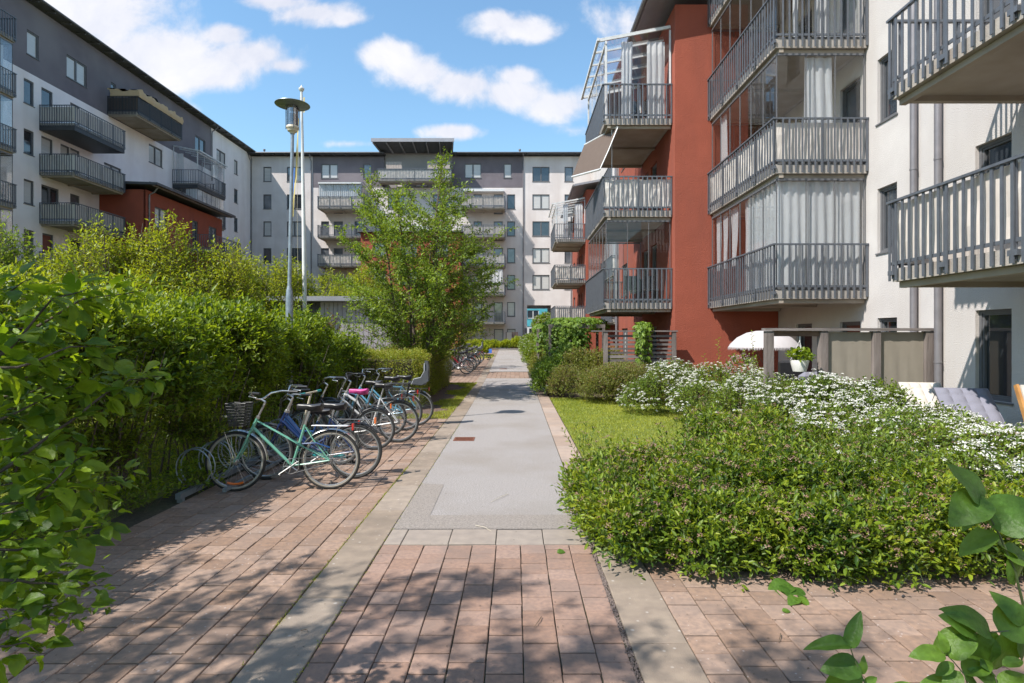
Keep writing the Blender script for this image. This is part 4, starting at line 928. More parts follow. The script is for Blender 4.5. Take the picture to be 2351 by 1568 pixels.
for mod, dy in ((0, 0.0), (1, 22.3)):
    # white-wall balconies (local x=0 is the far end)
    c1 = {1: [('s',0.1,1.9,0.05,2.5,0,CW),('f',2.35,2.0,0.05,2.5,0,CW),('f',0.15,0.45,0.9,2.5,0.55,CW),('f',0.75,0.4,0.9,2.5,0.5,CW),('f',1.35,0.55,0.9,2.5,0.5,CW)],
          2: [('s',0.75,0.62,0.05,2.5,-0.15,CW),('f',0.5,0.5,0.3,2.5,0.1,CW)], 3: [('s',0.8,0.3,0.05,2.5,0.1,CW),('s',1.5,0.12,0.05,2.5,0,CW)], 4: None}
    for n in (1, 2, 3, 4):
        rbal(17.7+dy, n, L=4.5, D=2.1, glaze=(n in (1,2,3)), curtains=c1[n] if mod == 0 else (c1[1] if n == 2 else None), cloth='cloth_beige' if n == 2 else None, pitch=0.152, slatw=0.036)
    # red bay
    RM = MR @ T(ru(27.5+dy), -3.15, 0); WB = 9.8
    hb = []
    for n in range(0, 4): z = 2.85*n; hb += [(WB-3.2,z+0.05,WB-2.3,z+2.15),(WB-4.6,z+0.05,WB-3.6,z+2.15),(0.9,z+0.78,2.3,z+2.15)]
    facade(RB, 'wall', 'red_render', [(0,0,WB,11.9)], hb, RM, reveal=0.16)
    for i, h in enumerate(hb): window(RB, RM @ T(h[0],0.02,h[1]), h[2]-h[0], h[3]-h[1], 1 if i % 3 < 2 else 2, pane_kind((0.75,0.15,0.1)), door=i % 3 < 2, sill=i % 3 == 2)
    mb = MB(); mb.box(0,0.18,0,WB-0.001,3.14,11.9); mb.obj('bay_body', 'red_render', RB, mtx=RM)
    mb = MB(); mb.add([(WB,0,0),(WB,3.1,0),(WB,3.1,11.9),(WB,0,11.9)], [(0,1,2,3)]); 
    mb.obj('wall', 'red_render', RB, mtx=RM)
    mb = MB(); mb.add([(-0.5,-0.85,12.0),(WB+0.55,-0.85,12.0),(WB+0.55,3.14,12.75),(-0.5,3.14,12.75),(-0.5,-0.85,12.14),(WB+0.55,-0.85,12.14),(WB+0.55,3.14,12.9),(-0.5,3.14,12.9)], [(0,3,2,1),(4,5,6,7),(0,1,5,4),(1,2,6,5),(2,3,7,6),(3,0,4,7)])
    mb.obj('roof', 'roof_light', RB, mtx=RM)
    mb = MB().tube([(-0.4,-0.92,12.05),(WB+0.5,-0.92,12.05)], 0.075, 8).tube([(WB-4.9,-0.9,12.0),(WB-4.9,-0.5,11.7),(WB-4.9,-0.1,11.5),(WB-4.9,-0.1,11.0)], 0.05, 8).tube([(0.1,-0.1,12.0),(0.1,-0.1,0)], 0.06, 8); mb.obj('gutter', 'pipe', RB, True, RM)
    # balconies on the bay
    for n in (1, 2, 3):
        b_ = balcony(RB, RM @ T(WB-4.7, 0, 2.85*n), L=4.4, D=2.1, cloth=('cloth_white' if mod == 0 else 'cloth_beige') if n == 2 or (mod == 1 and n == 1) else None, glaze=(n == 1 and mod == 0), wrinkle=0.02 if n == 2 else 0.01,
            curtains=[('s',0.2,0.55,0.05,2.45,0,CW),('s',1.2,0.35,0.05,2.45,0.1,CW),('f',3.2,0.7,0.05,2.45,0,CW)] if n == 3 else None, pitch=0.152, slatw=0.036)
        if n == 3: lean_to(b_, 4.4, 2.1, 2.75)
        if mod == 0 and n in (1, 3):      # terrace chairs and table
            for (cx, cy) in ((3.6,-0.5),(3.6,-1.1),(2.6,-0.7)):
                mb = MB().box(cx-0.22,cy-0.22,0.42,cx+0.22,cy+0.22,0.47).box(cx-0.22,cy-0.22,0.471,cx-0.18,cy+0.22,0.92)
                for sx in (-0.2,0.2):
                    for sy in (-0.2,0.2): mb.box(cx+sx-0.015,cy+sy-0.015,0.0,cx+sx+0.015,cy+sy+0.015,0.419)
                mb.obj('terrace_chair', 'black_plastic', b_)
        if n == 2 and mod == 0:           # tilted awning hung under the slab above
            A = [(3.15,18.2,8.27),(2.75,22.3,8.2),(2.15,22.3,7.85),(2.6,18.2,7.0)]
            A = [(3.155,18.0,8.28),(2.33,19.7,8.28),(1.91,19.7,7.2),(2.60,17.95,6.95)]
            inv = (T(XR,4,0) @ MR).inverted(); V = [inv @ Vector(p) for p in A]; up = Vector((0,0,0.02))
            mb = MB().add(V+[v+up for v in V], [(0,1,2,3),(7,6,5,4),(0,4,5,1),(1,5,6,2),(2,6,7,3),(3,7,4,0)]); mb.obj('awning', 'cloth_brown', RB, mtx=MR)
            mb = MB().tube([V[3],V[2]], 0.035, 8).tube([V[0],V[1]], 0.03, 8).tube([V[0]+Vector((0,0,-.03)),(V[0]+V[3])/2+Vector((0,0,-0.05)),V[3]], 0.02, 6)
            q = inv @ Vector((3.0,18.15,8.3)); mb.tube([q, q+Vector((0,0,-1.6))], 0.012, 6); mb.obj('awning_arm', 'white_frame', RB, True, mtx=MR)
# the nearest balconies, each slat its own piece
for n in (1, 2):
    rbal(9.1, n, L=4.5, D=2.1, cloth='cloth_beige' if n == 1 else None, individual=True, pitch=0.15, slatw=0.042, clothbot=0.08, clothtop=1.0)
mb = MB()
for i in range(5):
    for k in range(6): 
        x = 0.4+i*0.3; z = 0.1+k*0.15; mb.beam((x,-0.3,z),(x+0.3,-0.3,z+0.3),0.012); mb.beam((x+0.3,-0.3,z),(x,-0.3,z+0.3),0.012)
mb.obj('trellis', 'steel', RB, mtx=MR @ T(ru(9.1)+1.5,-1.5,5.7))
# ---------------------------------------------------------------- lamp post, flagpole, shed
lx, lyy = -4.17, 11.05
LP = thing('street_lamp', 'grey park lamp post with flat disc shade and clear cylinder rising out of the hedge', 'street lamp', (lx-0.13, lyy, 0)); LP.scale = (1.06, 1.06, 1.075)
MB().tube([(0,0,0),(0,0,2.35),(0,0,2.48),(0.0,0,2.56)], [0.064,0.064,0.054,0.036], 16).obj('base_column', 'galvanised', LP, True)
MB().tube([(0,0,2.55),(0.055,0,5.27)], [0.034,0.029], 14).obj('pole', 'galvanised', LP, True)
hd = Matrix.Translation((0.055,0,5.25)) @ Matrix.Diagonal((1,1,0.66,1))
MB().lathe([(0.0,0.0),(0.04,0.0),(0.05,0.04),(0.085,0.07),(0.09,0.11),(0.11,0.15),(0.105,0.2),(0.09,0.22),(0.06,0.3),(0.0,0.3)], 20, hd).obj('lamp_socket', 'cream', LP, True)
MB().lathe([(0.10,0.19),(0.10,0.72),(0.093,0.72),(0.093,0.19)], 24, hd).obj('glass_cylinder', 'lamp_glass', LP, True)
MB().lathe([(0.0,0.30),(0.075,0.33),(0.08,0.52),(0.0,0.54)], 16, hd).obj('reflector', 'purple_leaf', LP, True)
mb = MB()
for k in range(4): a = k*1.5708+0.5; mb.tube([hd @ Vector((0.112*math.cos(a),0.112*math.sin(a),0.1)), hd @ Vector((0.112*math.cos(a),0.112*math.sin(a),0.75))], 0.006, 5)
mb.obj('bars', 'steel', LP)
MB().lathe([(0.0,0.735),(0.285,0.765),(0.302,0.775),(0.300,0.785),(0.20,0.83),(0.08,0.88),(0.0,0.89)], 40, hd).obj('disc_shade', 'galvanised', LP, True)
FP = thing('flagpole', 'tall white flagpole with brass-rimmed finial and thin pennant, standing behind the lamp post', 'flagpole', (-6.86, 19, 0))
MB().tube([(0,0,0),(-0.06,0,5),(-0.14,0,9.8)], [0.075,0.065,0.035], 14).obj('pole', 'flagpole_white', FP, True)
MB().lathe([(0,0),(0.05,0.02),(0.09,0.09),(0.09,0.12),(0.04,0.16),(0.0,0.24)], 14, Matrix.Translation((-0.14,0,9.78))).obj('finial', 'flagpole_white', FP, True)
def ribbon(name, m, pts, w):
    mb = MB(); V = []; F = []
    for i, p in enumerate(pts):
        p = Vector(p); V += [p+Vector((-w/2,0.02*math.sin(i*1.3),0)), p+Vector((w/2,-0.02*math.sin(i),0))]
        if i: F.append((2*i-2,2*i-1,2*i+1,2*i))
    return mb.add(V, F).obj(name, m, FP)
ribbon('pennant', 'flag_yellow', [(-0.22-0.012*i, -0.06, 8.9-0.32*i) for i in range(7)]+[(-0.34-0.02*i,-0.06,6.6-0.3*i) for i in range(4)], 0.045)
ribbon('pennant', 'flag_blue', [(-0.36-0.015*i, -0.03, 7.3-0.3*i) for i in range(6)], 0.05)
ribbon('pennant', 'flag_yellow', [(-0.05, -0.02, 9.6-0.25*i) for i in range(3)], 0.05)
MB().tube([(-0.16,-0.08,9.6),(-0.25,-0.08,6),(-0.2,-0.09,2)], 0.006, 4).obj('rope', 'cream', FP)
SH = thing('shed', 'low grey boarded bin shed with flat pale roof behind the tree', 'shed', (-10.6, 23.2, 0))
MB().box(-0.3,-0.6,3.18,5.4,4.2,3.36).obj('roof', 'roof_light', SH)
mb = MB().box(0,0,0,4.95,3.9,3.17); mb.obj('shed_body', 'shed_dark', SH)
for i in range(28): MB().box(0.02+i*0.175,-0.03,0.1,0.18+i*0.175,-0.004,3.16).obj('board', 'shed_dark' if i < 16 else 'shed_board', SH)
for i in range(9): MB().box(4.955,0.05+i*0.42,0.1,4.98,0.44+i*0.42,3.16).obj('board', 'shed_board', SH)
SH2 = thing('storage_building', 'pale grey boarded storage wall seen between the hedge and the tree', 'storage building', (-6.3, 20.8, 0))
MB().box(0,0,0,1.9,2.3,2.25).obj('body', 'shed_board', SH2)
for i in range(11): MB().box(0.005+i*0.173,-0.03,0.75,0.165+i*0.173,-0.003,2.25).obj('board', 'shed_board', SH2)
MB().box(-0.6,-0.2,0.55,1.0,-0.05,0.68).obj('rail', 'white_frame', SH2)

# ---------------------------------------------------------------- bicycle rack
def rack(label, x, y0, y1, zoff=0.0, hoops=14):
    r_ = thing('bicycle_rack', label, 'bicycle rack', (x, y0, gz((y0+y1)/2)))
    Ln = y1-y0
    MB().box(-0.03,0,0.03,0.03,Ln,0.09).obj('rail', 'galvanised', r_)
    MB().box(0.33,0.3,0.03,0.37,Ln,0.07).obj('rail', 'galvanised', r_)
    for t in (0.03, Ln/2, Ln-0.06): MB().box(-0.03,t,-0.05,0.03,t+0.05,0.03).obj('foot', 'galvanised', r_)
    def hoop():
        mb = MB()
        for dy in (-0.045, 0.045):
            pts = [(0.02+0.20*math.cos(a), dy, 0.30+0.22*math.sin(a)) for a in np.linspace(-1.4, 4.3, 16)]
            mb.tube([(0.0,dy,0.08)]+pts[::-1]+[(0.3,dy,0.06)] if False else pts, 0.008, 6)
            mb.tube([(0.05,dy,0.08),(-0.02,dy,0.10)], 0.008, 6)
        return mb.mesh('hoop', 'galvanised', True)
    me = cached('hoop', hoop)
    for i in range(hoops): link('hoop', me, r_, T(-0.02, 0.35+i*(Ln-0.6)/(hoops-1), 0))
rack('galvanised bicycle rack along the foot of the tall hedge', -3.66, 6.3, 12.5, hoops=13)
rack('galvanised bicycle rack of the far row, beyond the clipped hedge', -3.7, 26.6, 41, hoops=18)
# ---------------------------------------------------------------- bicycles
def torus_pts(r, n=40, y=0.0): return [(r*math.cos(2*math.pi*k/n), y, r*math.sin(2*math.pi*k/n)) for k in range(n)]
def wheel(parent, name, x, r, tyre='rubber', rim='alu', wall=None, reflector=None, spoke='spoke_steel', hub='alu', steer=0.0, fat=0.019, lo=False):
    ro = bpy.data.objects.new(name, None); C.objects.link(ro); ro.parent = parent; ro.location = (x, 0, r); ro.rotation_euler = (0,0,steer)
    ns = 24 if lo else 44
    link('tyre', cached(('tyre', r, tyre, fat, lo), lambda: MB().tube(torus_pts(r-fat, ns), fat, 6 if lo else 8, True).mesh('tyre', tyre, True)), ro)
    if wall: link('tyre_wall', cached(('tw', r, wall, fat), lambda: MB().tube(torus_pts(r-fat*1.75, 44, -fat*0.62), fat*0.30, 5, True).tube(torus_pts(r-fat*1.75, 44, fat*0.62), fat*0.30, 5, True).mesh('tyre_wall', wall, True)), ro)
    link('rim', cached(('rim', r, rim, fat, lo), lambda: MB().tube(torus_pts(r-fat*2.35, ns), 0.0105, 6, True).mesh('rim', rim, True)), ro)
    def sp():
        mb = MB(); n = 16 if lo else 32; rr = r-fat*2.4
        for k in range(n):
            a = 2*math.pi*k/n; sgn = 1 if k % 2 else -1; b = a+sgn*(0.9 if k % 4 < 2 else -0.9); y = 0.028 if k % 2 else -0.028
            mb.tube([(0.022*math.cos(b), y, 0.022*math.sin(b)), (rr*math.cos(a), 0, rr*math.sin(a))], 0.0018 if lo else 0.0013, 3, caps=False)
        return mb.mesh('spokes', spoke)
    o = link('spokes', cached(('spokes', r, spoke, fat, lo), sp), ro); o['kind'] = 'stuff'
    link('hub', cached(('hub', hub), lambda: MB().tube([(0,-0.05,0),(0,-0.035,0),(0,-0.03,0),(0,0.03,0),(0,0.035,0),(0,0.05,0)], [0.012,0.024,0.014,0.014,0.024,0.012], 10).mesh('hub', hub, True)), ro)
    if reflector:
        MB().tube([((r-0.085)*math.cos(a), 0.0, (r-0.085)*math.sin(a)) for a in np.linspace(R(250), R(290), 6)], 0.014, 6).obj('wheel_reflector', reflector, ro)
    return ro
def fender(parent, x, r, a0, a1, m, fat=0.0):
    key = ('fender', r, a0, a1, m)
    def f():
        mb = MB(); V = []; F = []; n = 22; R1 = r+0.022
        for i in range(n+1):
            a = R(a0+(a1-a0)*i/n)
            for (w, d) in ((-0.027,-0.012),(-0.018,0.0),(0,0.006),(0.018,0.0),(0.027,-0.012)): V.append(((R1+d)*math.cos(a), w, (R1+d)*math.sin(a)))
        for i in range(n):
            for j in range(4): k = i*5+j; F.append((k,k+1,k+6,k+5))
        nv = len(V); V2 = [(p[0]*0.992, p[1]*0.95, p[2]*0.992) for p in V]; F2 = [tuple(reversed([q+nv for q in f_])) for f_ in F]
        mb.add(V+V2, F+F2)
        a = R(a0+8 if abs(a0) < 90 else a1-8)
        for s_ in (-0.03, 0.03): mb.tube([(0,s_*1.4,0),(R1*math.cos(a),s_*0.8,R1*math.sin(a))], 0.0025, 4)
        return mb.mesh('mudguard', m, True)
    return link('mudguard', cached(key, f), parent, Matrix.Translation((x, 0, r)))
def bicycle(label, loc, yaw, col, kind='mixte', r=0.345, wb=1.07, saddle='saddle_black', tyre='rubber', wall=None, fend='chrome', rack_=True, basket=None,
            child=False, lean=0.0, steer=0.0, bar='swept', letters=None, s=1.0, group=None, lo=False, refl=None, rim='alu', lock=None, grips='black_plastic', z=0.0, saddle_z=0.97, tail='red', barm='chrome'):
    root = thing('bicycle', label, 'bicycle', (loc[0], loc[1], z), 0, group)
    root.rotation_euler = (lean, 0, math.pi+yaw); root.scale = (s, s, s)
    zr = r
    wheel(root, 'rear_wheel', 0, r, tyre, rim, wall, spoke='spoke_steel', lo=lo)
    # steering group stays in world-parts but rotated by steer about head tube foot
    fw = wheel(root, 'front_wheel', wb, r, tyre, rim, wall, refl, steer=0.0, lo=lo)
    HB = Vector((wb-0.175, 0, 0.71)); HT = Vector((wb-0.235, 0, 0.84)); BB = Vector((0.44, 0, 0.285)); ST = Vector((0.30, 0, 0.76)); RH = Vector((0,0,zr)); FH = Vector((wb,0,zr))
    if kind == 'diamond': ST = Vector((0.29,0,0.80))
    if kind == 'kid': ST = Vector((0.31,0,0.62)); HT = Vector((wb-0.2,0,0.74)); HB = Vector((wb-0.16,0,0.62))
    mb = MB(); t = 0.0155
    mb.tube([HB,HT], 0.019, 10); mb.tube([BB,ST], t, 8); mb.tube([HB+(HT-HB)*0.2, BB], 0.0175 if kind != 'step' else 0.021, 8)
    if kind == 'mixte':
        for y in (-0.024, 0.024): mb.tube([HT+Vector((0,y*0.6,-0.03)), (0.36,y,0.53), (0,y*2.3,zr)], 0.0075, 6)
    elif kind == 'step': mb.tube([HB+(HT-HB)*0.75, (0.62,0,0.50), (0.50,0,0.43), (0.375,0,0.50)], 0.018, 8)
    elif kind == 'curve': mb.tube([HT-Vector((0,0,0.02)), (0.70,0,0.70), (0.60,0,0.48), (0.47,0,0.32)], 0.024, 8)
    elif kind == 'kid': mb.tube([HB+(HT-HB)*0.7, (0.55,0,0.48), (0.37,0,0.47)], 0.016, 8)
    else: mb.tube([HT-Vector((0,0,0.025)), ST-Vector((0,0,0.03))], 0.0155, 8)
    for y in (-0.055, 0.055):
        mb.tube([ST+Vector((-0.01,y*0.25,-0.03)), (ST.x-0.10, y*0.9, ST.z-0.16), (0,y,zr)], 0.0072, 6); mb.tube([BB, (0.30,y*0.8,zr-0.04), (0,y,zr)], 0.008, 6)
    mb.tube([BB+Vector((0,-0.035,0)), BB+Vector((0,0.035,0))], 0.022, 10)
    mb.obj('frame', col, root, True)
    # fork
    mb = MB(); fx_ = HB+Vector((0.008,0,-0.02))
    for y in (-0.05, 0.05): mb.tube([fx_+Vector((0,y*0.7,0)), (wb-0.10,y,0.52), (wb-0.035,y,0.40), (wb,y,zr)], [0.013,0.012,0.010,0.007], 7)
    mb.tube([fx_+Vector((0,-0.045,0.0)), fx_+Vector((0,0.045,0.0))], 0.014, 8)
    mb.obj('fork', col if kind != 'curve' else 'bike_white', root, True)
    # stem and bars
    hz = 1.03 if kind != 'kid' else 0.90; dx = (HB-HT).normalized(); top = HT-dx*(hz-HT.z)/abs(dx.z)*1.0
    mb = MB().tube([HT, top], 0.0115, 8).tube([HT, HT-dx*0.03], 0.022, 10)
    B0 = top+Vector((0.05,0,0.03)); mb.tube([top, B0], 0.013, 8)
    mb.obj('handlebar_stem', 'alu', root, True)
    cs, sn = math.cos(steer), math.sin(steer)
    def st(p): q = Vector(p)-B0; return B0+Vector((q.x*cs-q.y*sn, q.x*sn+q.y*cs, q.z))
    if bar == 'swept': half = [(0,0,0),(0.02,0.06,0.01),(0.0,0.15,0.07),(-0.08,0.24,0.09),(-0.17,0.27,0.085)]; gp = [(-0.17,0.27,0.085),(-0.29,0.285,0.08)]
    elif bar == 'flat': half = [(0,0,0),(0,0.10,0.015),(-0.02,0.22,0.03)]; gp = [(-0.02,0.22,0.03),(-0.035,0.32,0.03)]
    else: half = [(0,0,0),(0.0,0.05,0.06),(-0.02,0.14,0.11),(-0.08,0.24,0.11)]; gp = [(-0.08,0.24,0.11),(-0.18,0.28,0.105)]
    mb = MB(); gm = []
    for sg in (-1, 1):
        mb.tube([st(B0+Vector((p[0],p[1]*sg,p[2]))) for p in half], 0.0115, 8)
        gm.append(MB().tube([st(B0+Vector((p[0],p[1]*sg,p[2]))) for p in gp], 0.0165, 8))
        a = st(B0+Vector((gp[0][0]+0.02,gp[0][1]*sg,gp[0][2]-0.005))); mb.tube([a, a+Vector((0.03,0.01*sg,-0.03)), a+Vector((-0.06,0.03*sg,-0.045))], 0.005, 5)
    ho = mb.obj('handlebar', barm, root, True)
    for g_ in gm: g_.obj('grip', grips, ho, True)
    if not lo:
        mb = MB()
        for y in (-0.03, 0.02): mb.tube([st(B0+Vector((0.0,y*4,0.02))), B0+Vector((0.10,y,-0.05)), B0+Vector((0.11,y,-0.20)), HB+Vector((0.05,0.0,0.0))], 0.003, 5)
        mb.obj('brake_cable', 'black_plastic', root)
    # saddle
    sz = saddle_z if kind != 'kid' else 0.76; ax = (ST-BB).normalized(); sp = ST+ax*((sz-0.03-ST.z)/ax.z)
    MB().tube([ST, sp], 0.0125, 8).obj('seat_post', 'alu', root, True)
    def fsad():
        V = []; F = []; secs = [(0.15,0.012,0.0),(0.13,0.024,0.006),(0.04,0.030,0.004),(-0.04,0.055,0.0),(-0.10,0.088,0.008),(-0.14,0.085,0.014),(-0.155,0.05,0.010)]
        for (x, w, zz) in secs:
            for k in range(10): a = 2*math.pi*k/10; V.append((x, w*math.cos(a), zz+(0.024 if math.sin(a) > 0 else 0.075 if x < 0 else 0.05)*math.sin(a)*(1.0 if x > -0.15 else 0.4)))
        for i in range(len(secs)-1):
            for k in range(10): F.append((i*10+k,i*10+(k+1) % 10,(i+1)*10+(k+1) % 10,(i+1)*10+k))
        F += [tuple(range(10)), tuple(reversed(range(60,70)))]
        return MB().add(V, F).mesh('saddle', saddle, True)
    link('saddle', cached(('saddle', saddle), fsad), root, Matrix.Translation(sp+Vector((0.0,0,0.035))))
    # drivetrain
    def fcr():
        mb = MB().tube([(0.088*math.cos(a),0.05,0.088*math.sin(a)) for a in np.linspace(0,6.283,25)[:-1]], 0.0035, 5, True)
        for k in range(5): a = k*1.2566; mb.tube([(0,0.05,0),(0.086*math.cos(a),0.05,0.086*math.sin(a))], 0.006, 5)
        mb.tube([(0,0.062,0),(0.14,0.075,-0.095)], 0.008, 6).tube([(0,-0.062,0),(-0.14,-0.075,0.095)], 0.008, 6).tube([(0,-0.065,0),(0,0.065,0)], 0.011, 8)
        return mb.mesh('crank', 'alu', True)
    cr_ = link('crank', cached('crank', fcr), root, Matrix.Translation(BB))
    pm = cached('pedal', lambda: MB().box(-0.045,-0.045,-0.012,0.045,0.045,0.012).mesh('pedal', 'black_plastic'))
    link('pedal', pm, cr_, Matrix.Translation((0.14,0.13,-0.095))); link('pedal', pm, cr_, Matrix.Translation((-0.14,-0.13,0.095)))
    MB().tube([BB+Vector((0,0.05,0.088)), (0,0.05,zr+0.035)], 0.0035, 4).tube([BB+Vector((0,0.05,-0.088)), (0,0.05,zr-0.035)], 0.0035, 4).tube([(0.035*math.cos(a),0.05,zr+0.035*math.sin(a)) for a in np.linspace(0,6.283,13)[:-1]], 0.005, 4, True).obj('chain', 'steel_dark', root)
    MB().tube([BB+Vector((-0.08,-0.04,-0.02)), (0.22,-0.14,0.03)], 0.007, 6).obj('kickstand', 'alu', root, True)
    if fend:
        fender(root, 0, r, -18, 142, fend)
        if fend != 'black_plastic' or True: fender(root, wb, r, 62, 178, fend)
    if rack_:
        mb = MB(); zt_ = 2*r+0.05
        for y in (-0.055, 0.0, 0.055): mb.tube([(0.22,y*0.7,zt_+0.01),(-0.20,y,zt_)], 0.0045, 5)
        mb.tube([(-0.20,-0.06,zt_),(-0.23,0,zt_),(-0.20,0.06,zt_)], 0.0045, 5).tube([(0.05,-0.06,zt_),(0.05,0.06,zt_)], 0.0045, 5)
        for y in (-0.06, 0.06): mb.tube([(-0.09,y,zt_),(0,y,zr)], 0.004, 5)
        mb.obj('luggage_rack', 'alu' if fend == 'chrome' else 'steel_dark', root, True)
    MB().box(-0.262,-0.035,2*r+0.0,-0.245,0.035,2*r+0.075).obj('rear_reflector', 'orange' if tail == 'orange' else 'red', root)
    if basket:
        mb = MB(); bx = (0.02, 2*r+0.07) if basket == 'rear' else (wb-0.03, 0.76)
        cx, z0 = bx; (w0, w1, hgt, dp0, dp1) = (0.12, 0.15, 0.23, 0.16, 0.20) if basket == 'rear' else (0.10, 0.13, 0.26, 0.08, 0.11)
        def ring(t): w = w0+(w1-w0)*t; d = dp0+(dp1-dp0)*t; zz = z0+hgt*t; return [(cx-d,-w,zz),(cx+d,-w,zz),(cx+d,w,zz),(cx-d,w,zz)]
        for i in range(9): mb.tube(ring(i/8), 0.0028 if i < 8 else 0.006, 4, True)
        r0, r1 = ring(0), ring(1)
        for k in range(4):
            for i in range(14):
                a = Vector(r0[k]).lerp(Vector(r0[(k+1) % 4]), i/14); b = Vector(r1[k]).lerp(Vector(r1[(k+1) % 4]), i/14); mb.tube([a,b], 0.002, 3, caps=False)
        for i in range(8): mb.tube([Vector(r0[0]).lerp(Vector(r0[1]), i/8), Vector(r0[3]).lerp(Vector(r0[2]), i/8)], 0.002, 3, caps=False)
        mb.obj('basket', 'black_plastic', root)
        if basket == 'front': MB().tube([(wb+0.12,0.0,0.86),(wb+0.12,0.0,0.88)], 0.05, 10).obj('front_lamp', 'chrome', root, True)
    if child:
        cxx = -0.12; zz = 2*r+0.14
        prof = [(cxx+0.30,zz+0.02),(cxx+0.26,zz+0.09),(cxx+0.12,zz+0.05),(cxx+0.02,zz+0.06),(cxx-0.04,zz+0.16),(cxx-0.06,zz+0.34),(cxx-0.02,zz+0.46),(cxx-0.06,zz+0.56),(cxx-0.05,zz+0.63),(cxx-0.11,zz+0.63),(cxx-0.13,zz+0.5),(cxx-0.13,zz+0.2),(cxx-0.06,zz-0.02),(cxx+0.1,zz-0.04)]
        prof = [(a_, zz+(b_-zz)*0.74) for a_, b_ in prof]; MB().prism(prof, -0.10, 0.10).obj('child_seat_shell', 'seat_grey', root)
        for y in (-0.125, 0.105):
            sp2 = [(x-0.0, z_) for x, z_ in prof[3:6]]+[(cxx-0.13,zz+0.34),(cxx-0.12,zz+0.05),(cxx+0.1,zz-0.02),(cxx+0.20,zz+0.12)]
            MB().prism([(cxx+0.2,zz+0.0),(cxx+0.16,zz+0.10),(cxx+0.02,zz+0.13),(cxx-0.05,zz+0.26),(cxx-0.12,zz+0.28),(cxx-0.13,zz+0.06),(cxx,zz-0.02)], y, y+0.02).obj('child_seat_side', 'seat_grey', root)
            MB().tube([(cxx+0.2,y+0.01,zz+0.0),(cxx+0.16,y+0.01,zz+0.10),(cxx+0.02,y+0.01,zz+0.13),(cxx-0.05,y+0.01,zz+0.26),(cxx-0.05,y+0.01,zz+0.42)], 0.009, 6).obj('child_seat_trim', 'seat_trim', root, True)
    if lock: MB().tube([ST+Vector((0.02,0.03,-0.22)), (0.15,0.07,0.55), (0.0,0.07,0.50), (0.12,-0.05,0.42), ST+Vector((0.0,-0.03,-0.25))], 0.010, 7).obj('cable_lock', lock, root, True)
    if letters:
        txt, m_, a, b, sz_ = letters; a = Vector(a); b = Vector(b); d = (b-a).normalized()
        for side in (-1, 1):
            cu = bpy.data.curves.new('lettering', 'FONT'); cu.body = txt; cu.size = sz_; cu.extrude = 0.0004; cu.materials.append(M[m_]); cu.shear = 0.2 if txt[0] == 'c' else 0
            tmp = bpy.data.objects.new('lettering_curve', cu); C.objects.link(tmp); bpy.context.view_layer.update(); me_ = bpy.data.meshes.new_from_object(tmp.evaluated_get(bpy.context.evaluated_depsgraph_get())); bpy.data.objects.remove(tmp); o = link('lettering', me_, root)
            dd = d if side < 0 else -d; nrm_ = Vector((0, side, 0)); up = nrm_.cross(dd) ; st_ = a if side < 0 else b
            mt = Matrix((dd, up, nrm_)).transposed().to_4x4(); mt.translation = st_+nrm_*0.0235-up*sz_*0.3; o.matrix_local = mt
    return root
gp = 'bicycles parked in the near rack beside the tall hedge'
bicycle('mint green bicycle with pale sidewalls and an orange spoke reflector, nearest of all', (-2.18,6.84), 0.085, 'mint', 'mixte', wall='whitewall', tyre='rubber_dusty', basket='front', refl='orange', lean=R(3), steer=-0.5, lock='blue', group=gp, tail='red', wb=1.08)
bicycle('navy blue bicycle with black mudguards leaning just behind the mint one', (-2.04,7.36), 0.06, 'navy', 'step', tyre='rubber', fend='black_plastic', lean=R(3), steer=0.4, letters=('skeppshult','letter_grey',(0.83,0,0.66),(0.55,0,0.38),0.045) if False else None, group=gp, bar='high', saddle_z=0.92, tail='orange', wb=1.10)
bicycle('small blue child bicycle standing between the navy and the black one', (-2.45,8.15), 0.05, 'blue', 'kid', r=0.27, wb=0.92, tyre='rubber', fend=None, rack_=False, lean=R(-2), steer=0.3, group=gp, grips='black_plastic')
bicycle('black bicycle with a pink patterned saddle and pink wheel rims', (-2.24,9.22), 0.04, 'bike_black', 'step', r=0.325, saddle='pink', fend='black_plastic', lean=R(3), steer=0.25, letters=('crescent','letter_white',(0.84,0,0.66),(0.52,0,0.37),0.085), group=gp, saddle_z=0.93, tail='orange')
bicycle('white curved-frame bicycle with a black wire basket over its rear wheel', (-1.99,9.85), 0.05, 'bike_white', 'curve', r=0.35, wb=1.12, fend='black_plastic', basket='rear', lean=R(2), steer=0.6, bar='high', letters=('arvo','letter_grey',(0.705,0,0.70),(0.60,0,0.48),0.07), group=gp, barm='black_plastic')
bicycle('grey low-frame bicycle with a black saddle, behind the white one', (-2.30,10.5), 0.0, 'bike_grey', 'diamond', r=0.34, fend='black_plastic', lean=R(-3), steer=-0.2, group=gp, rack_=False, bar='flat', barm='black_plastic')
bicycle('pale blue ladies bicycle, second from the far end of the near rack', (-2.13,11.1), 0.03, 'sky_blue', 'mixte', r=0.35, lean=R(3), steer=0.35, bar='high', group=gp, saddle_z=1.0)
bicycle('bicycle carrying a grey child seat with pale trim, last in the near rack', (-2.0,11.7), 0.03, 'sky_blue', 'diamond', r=0.35, child=True, lean=R(2), steer=0.1, group=gp, saddle_z=0.98)
gf = 'bicycles parked in the far rack beyond the clipped hedge'
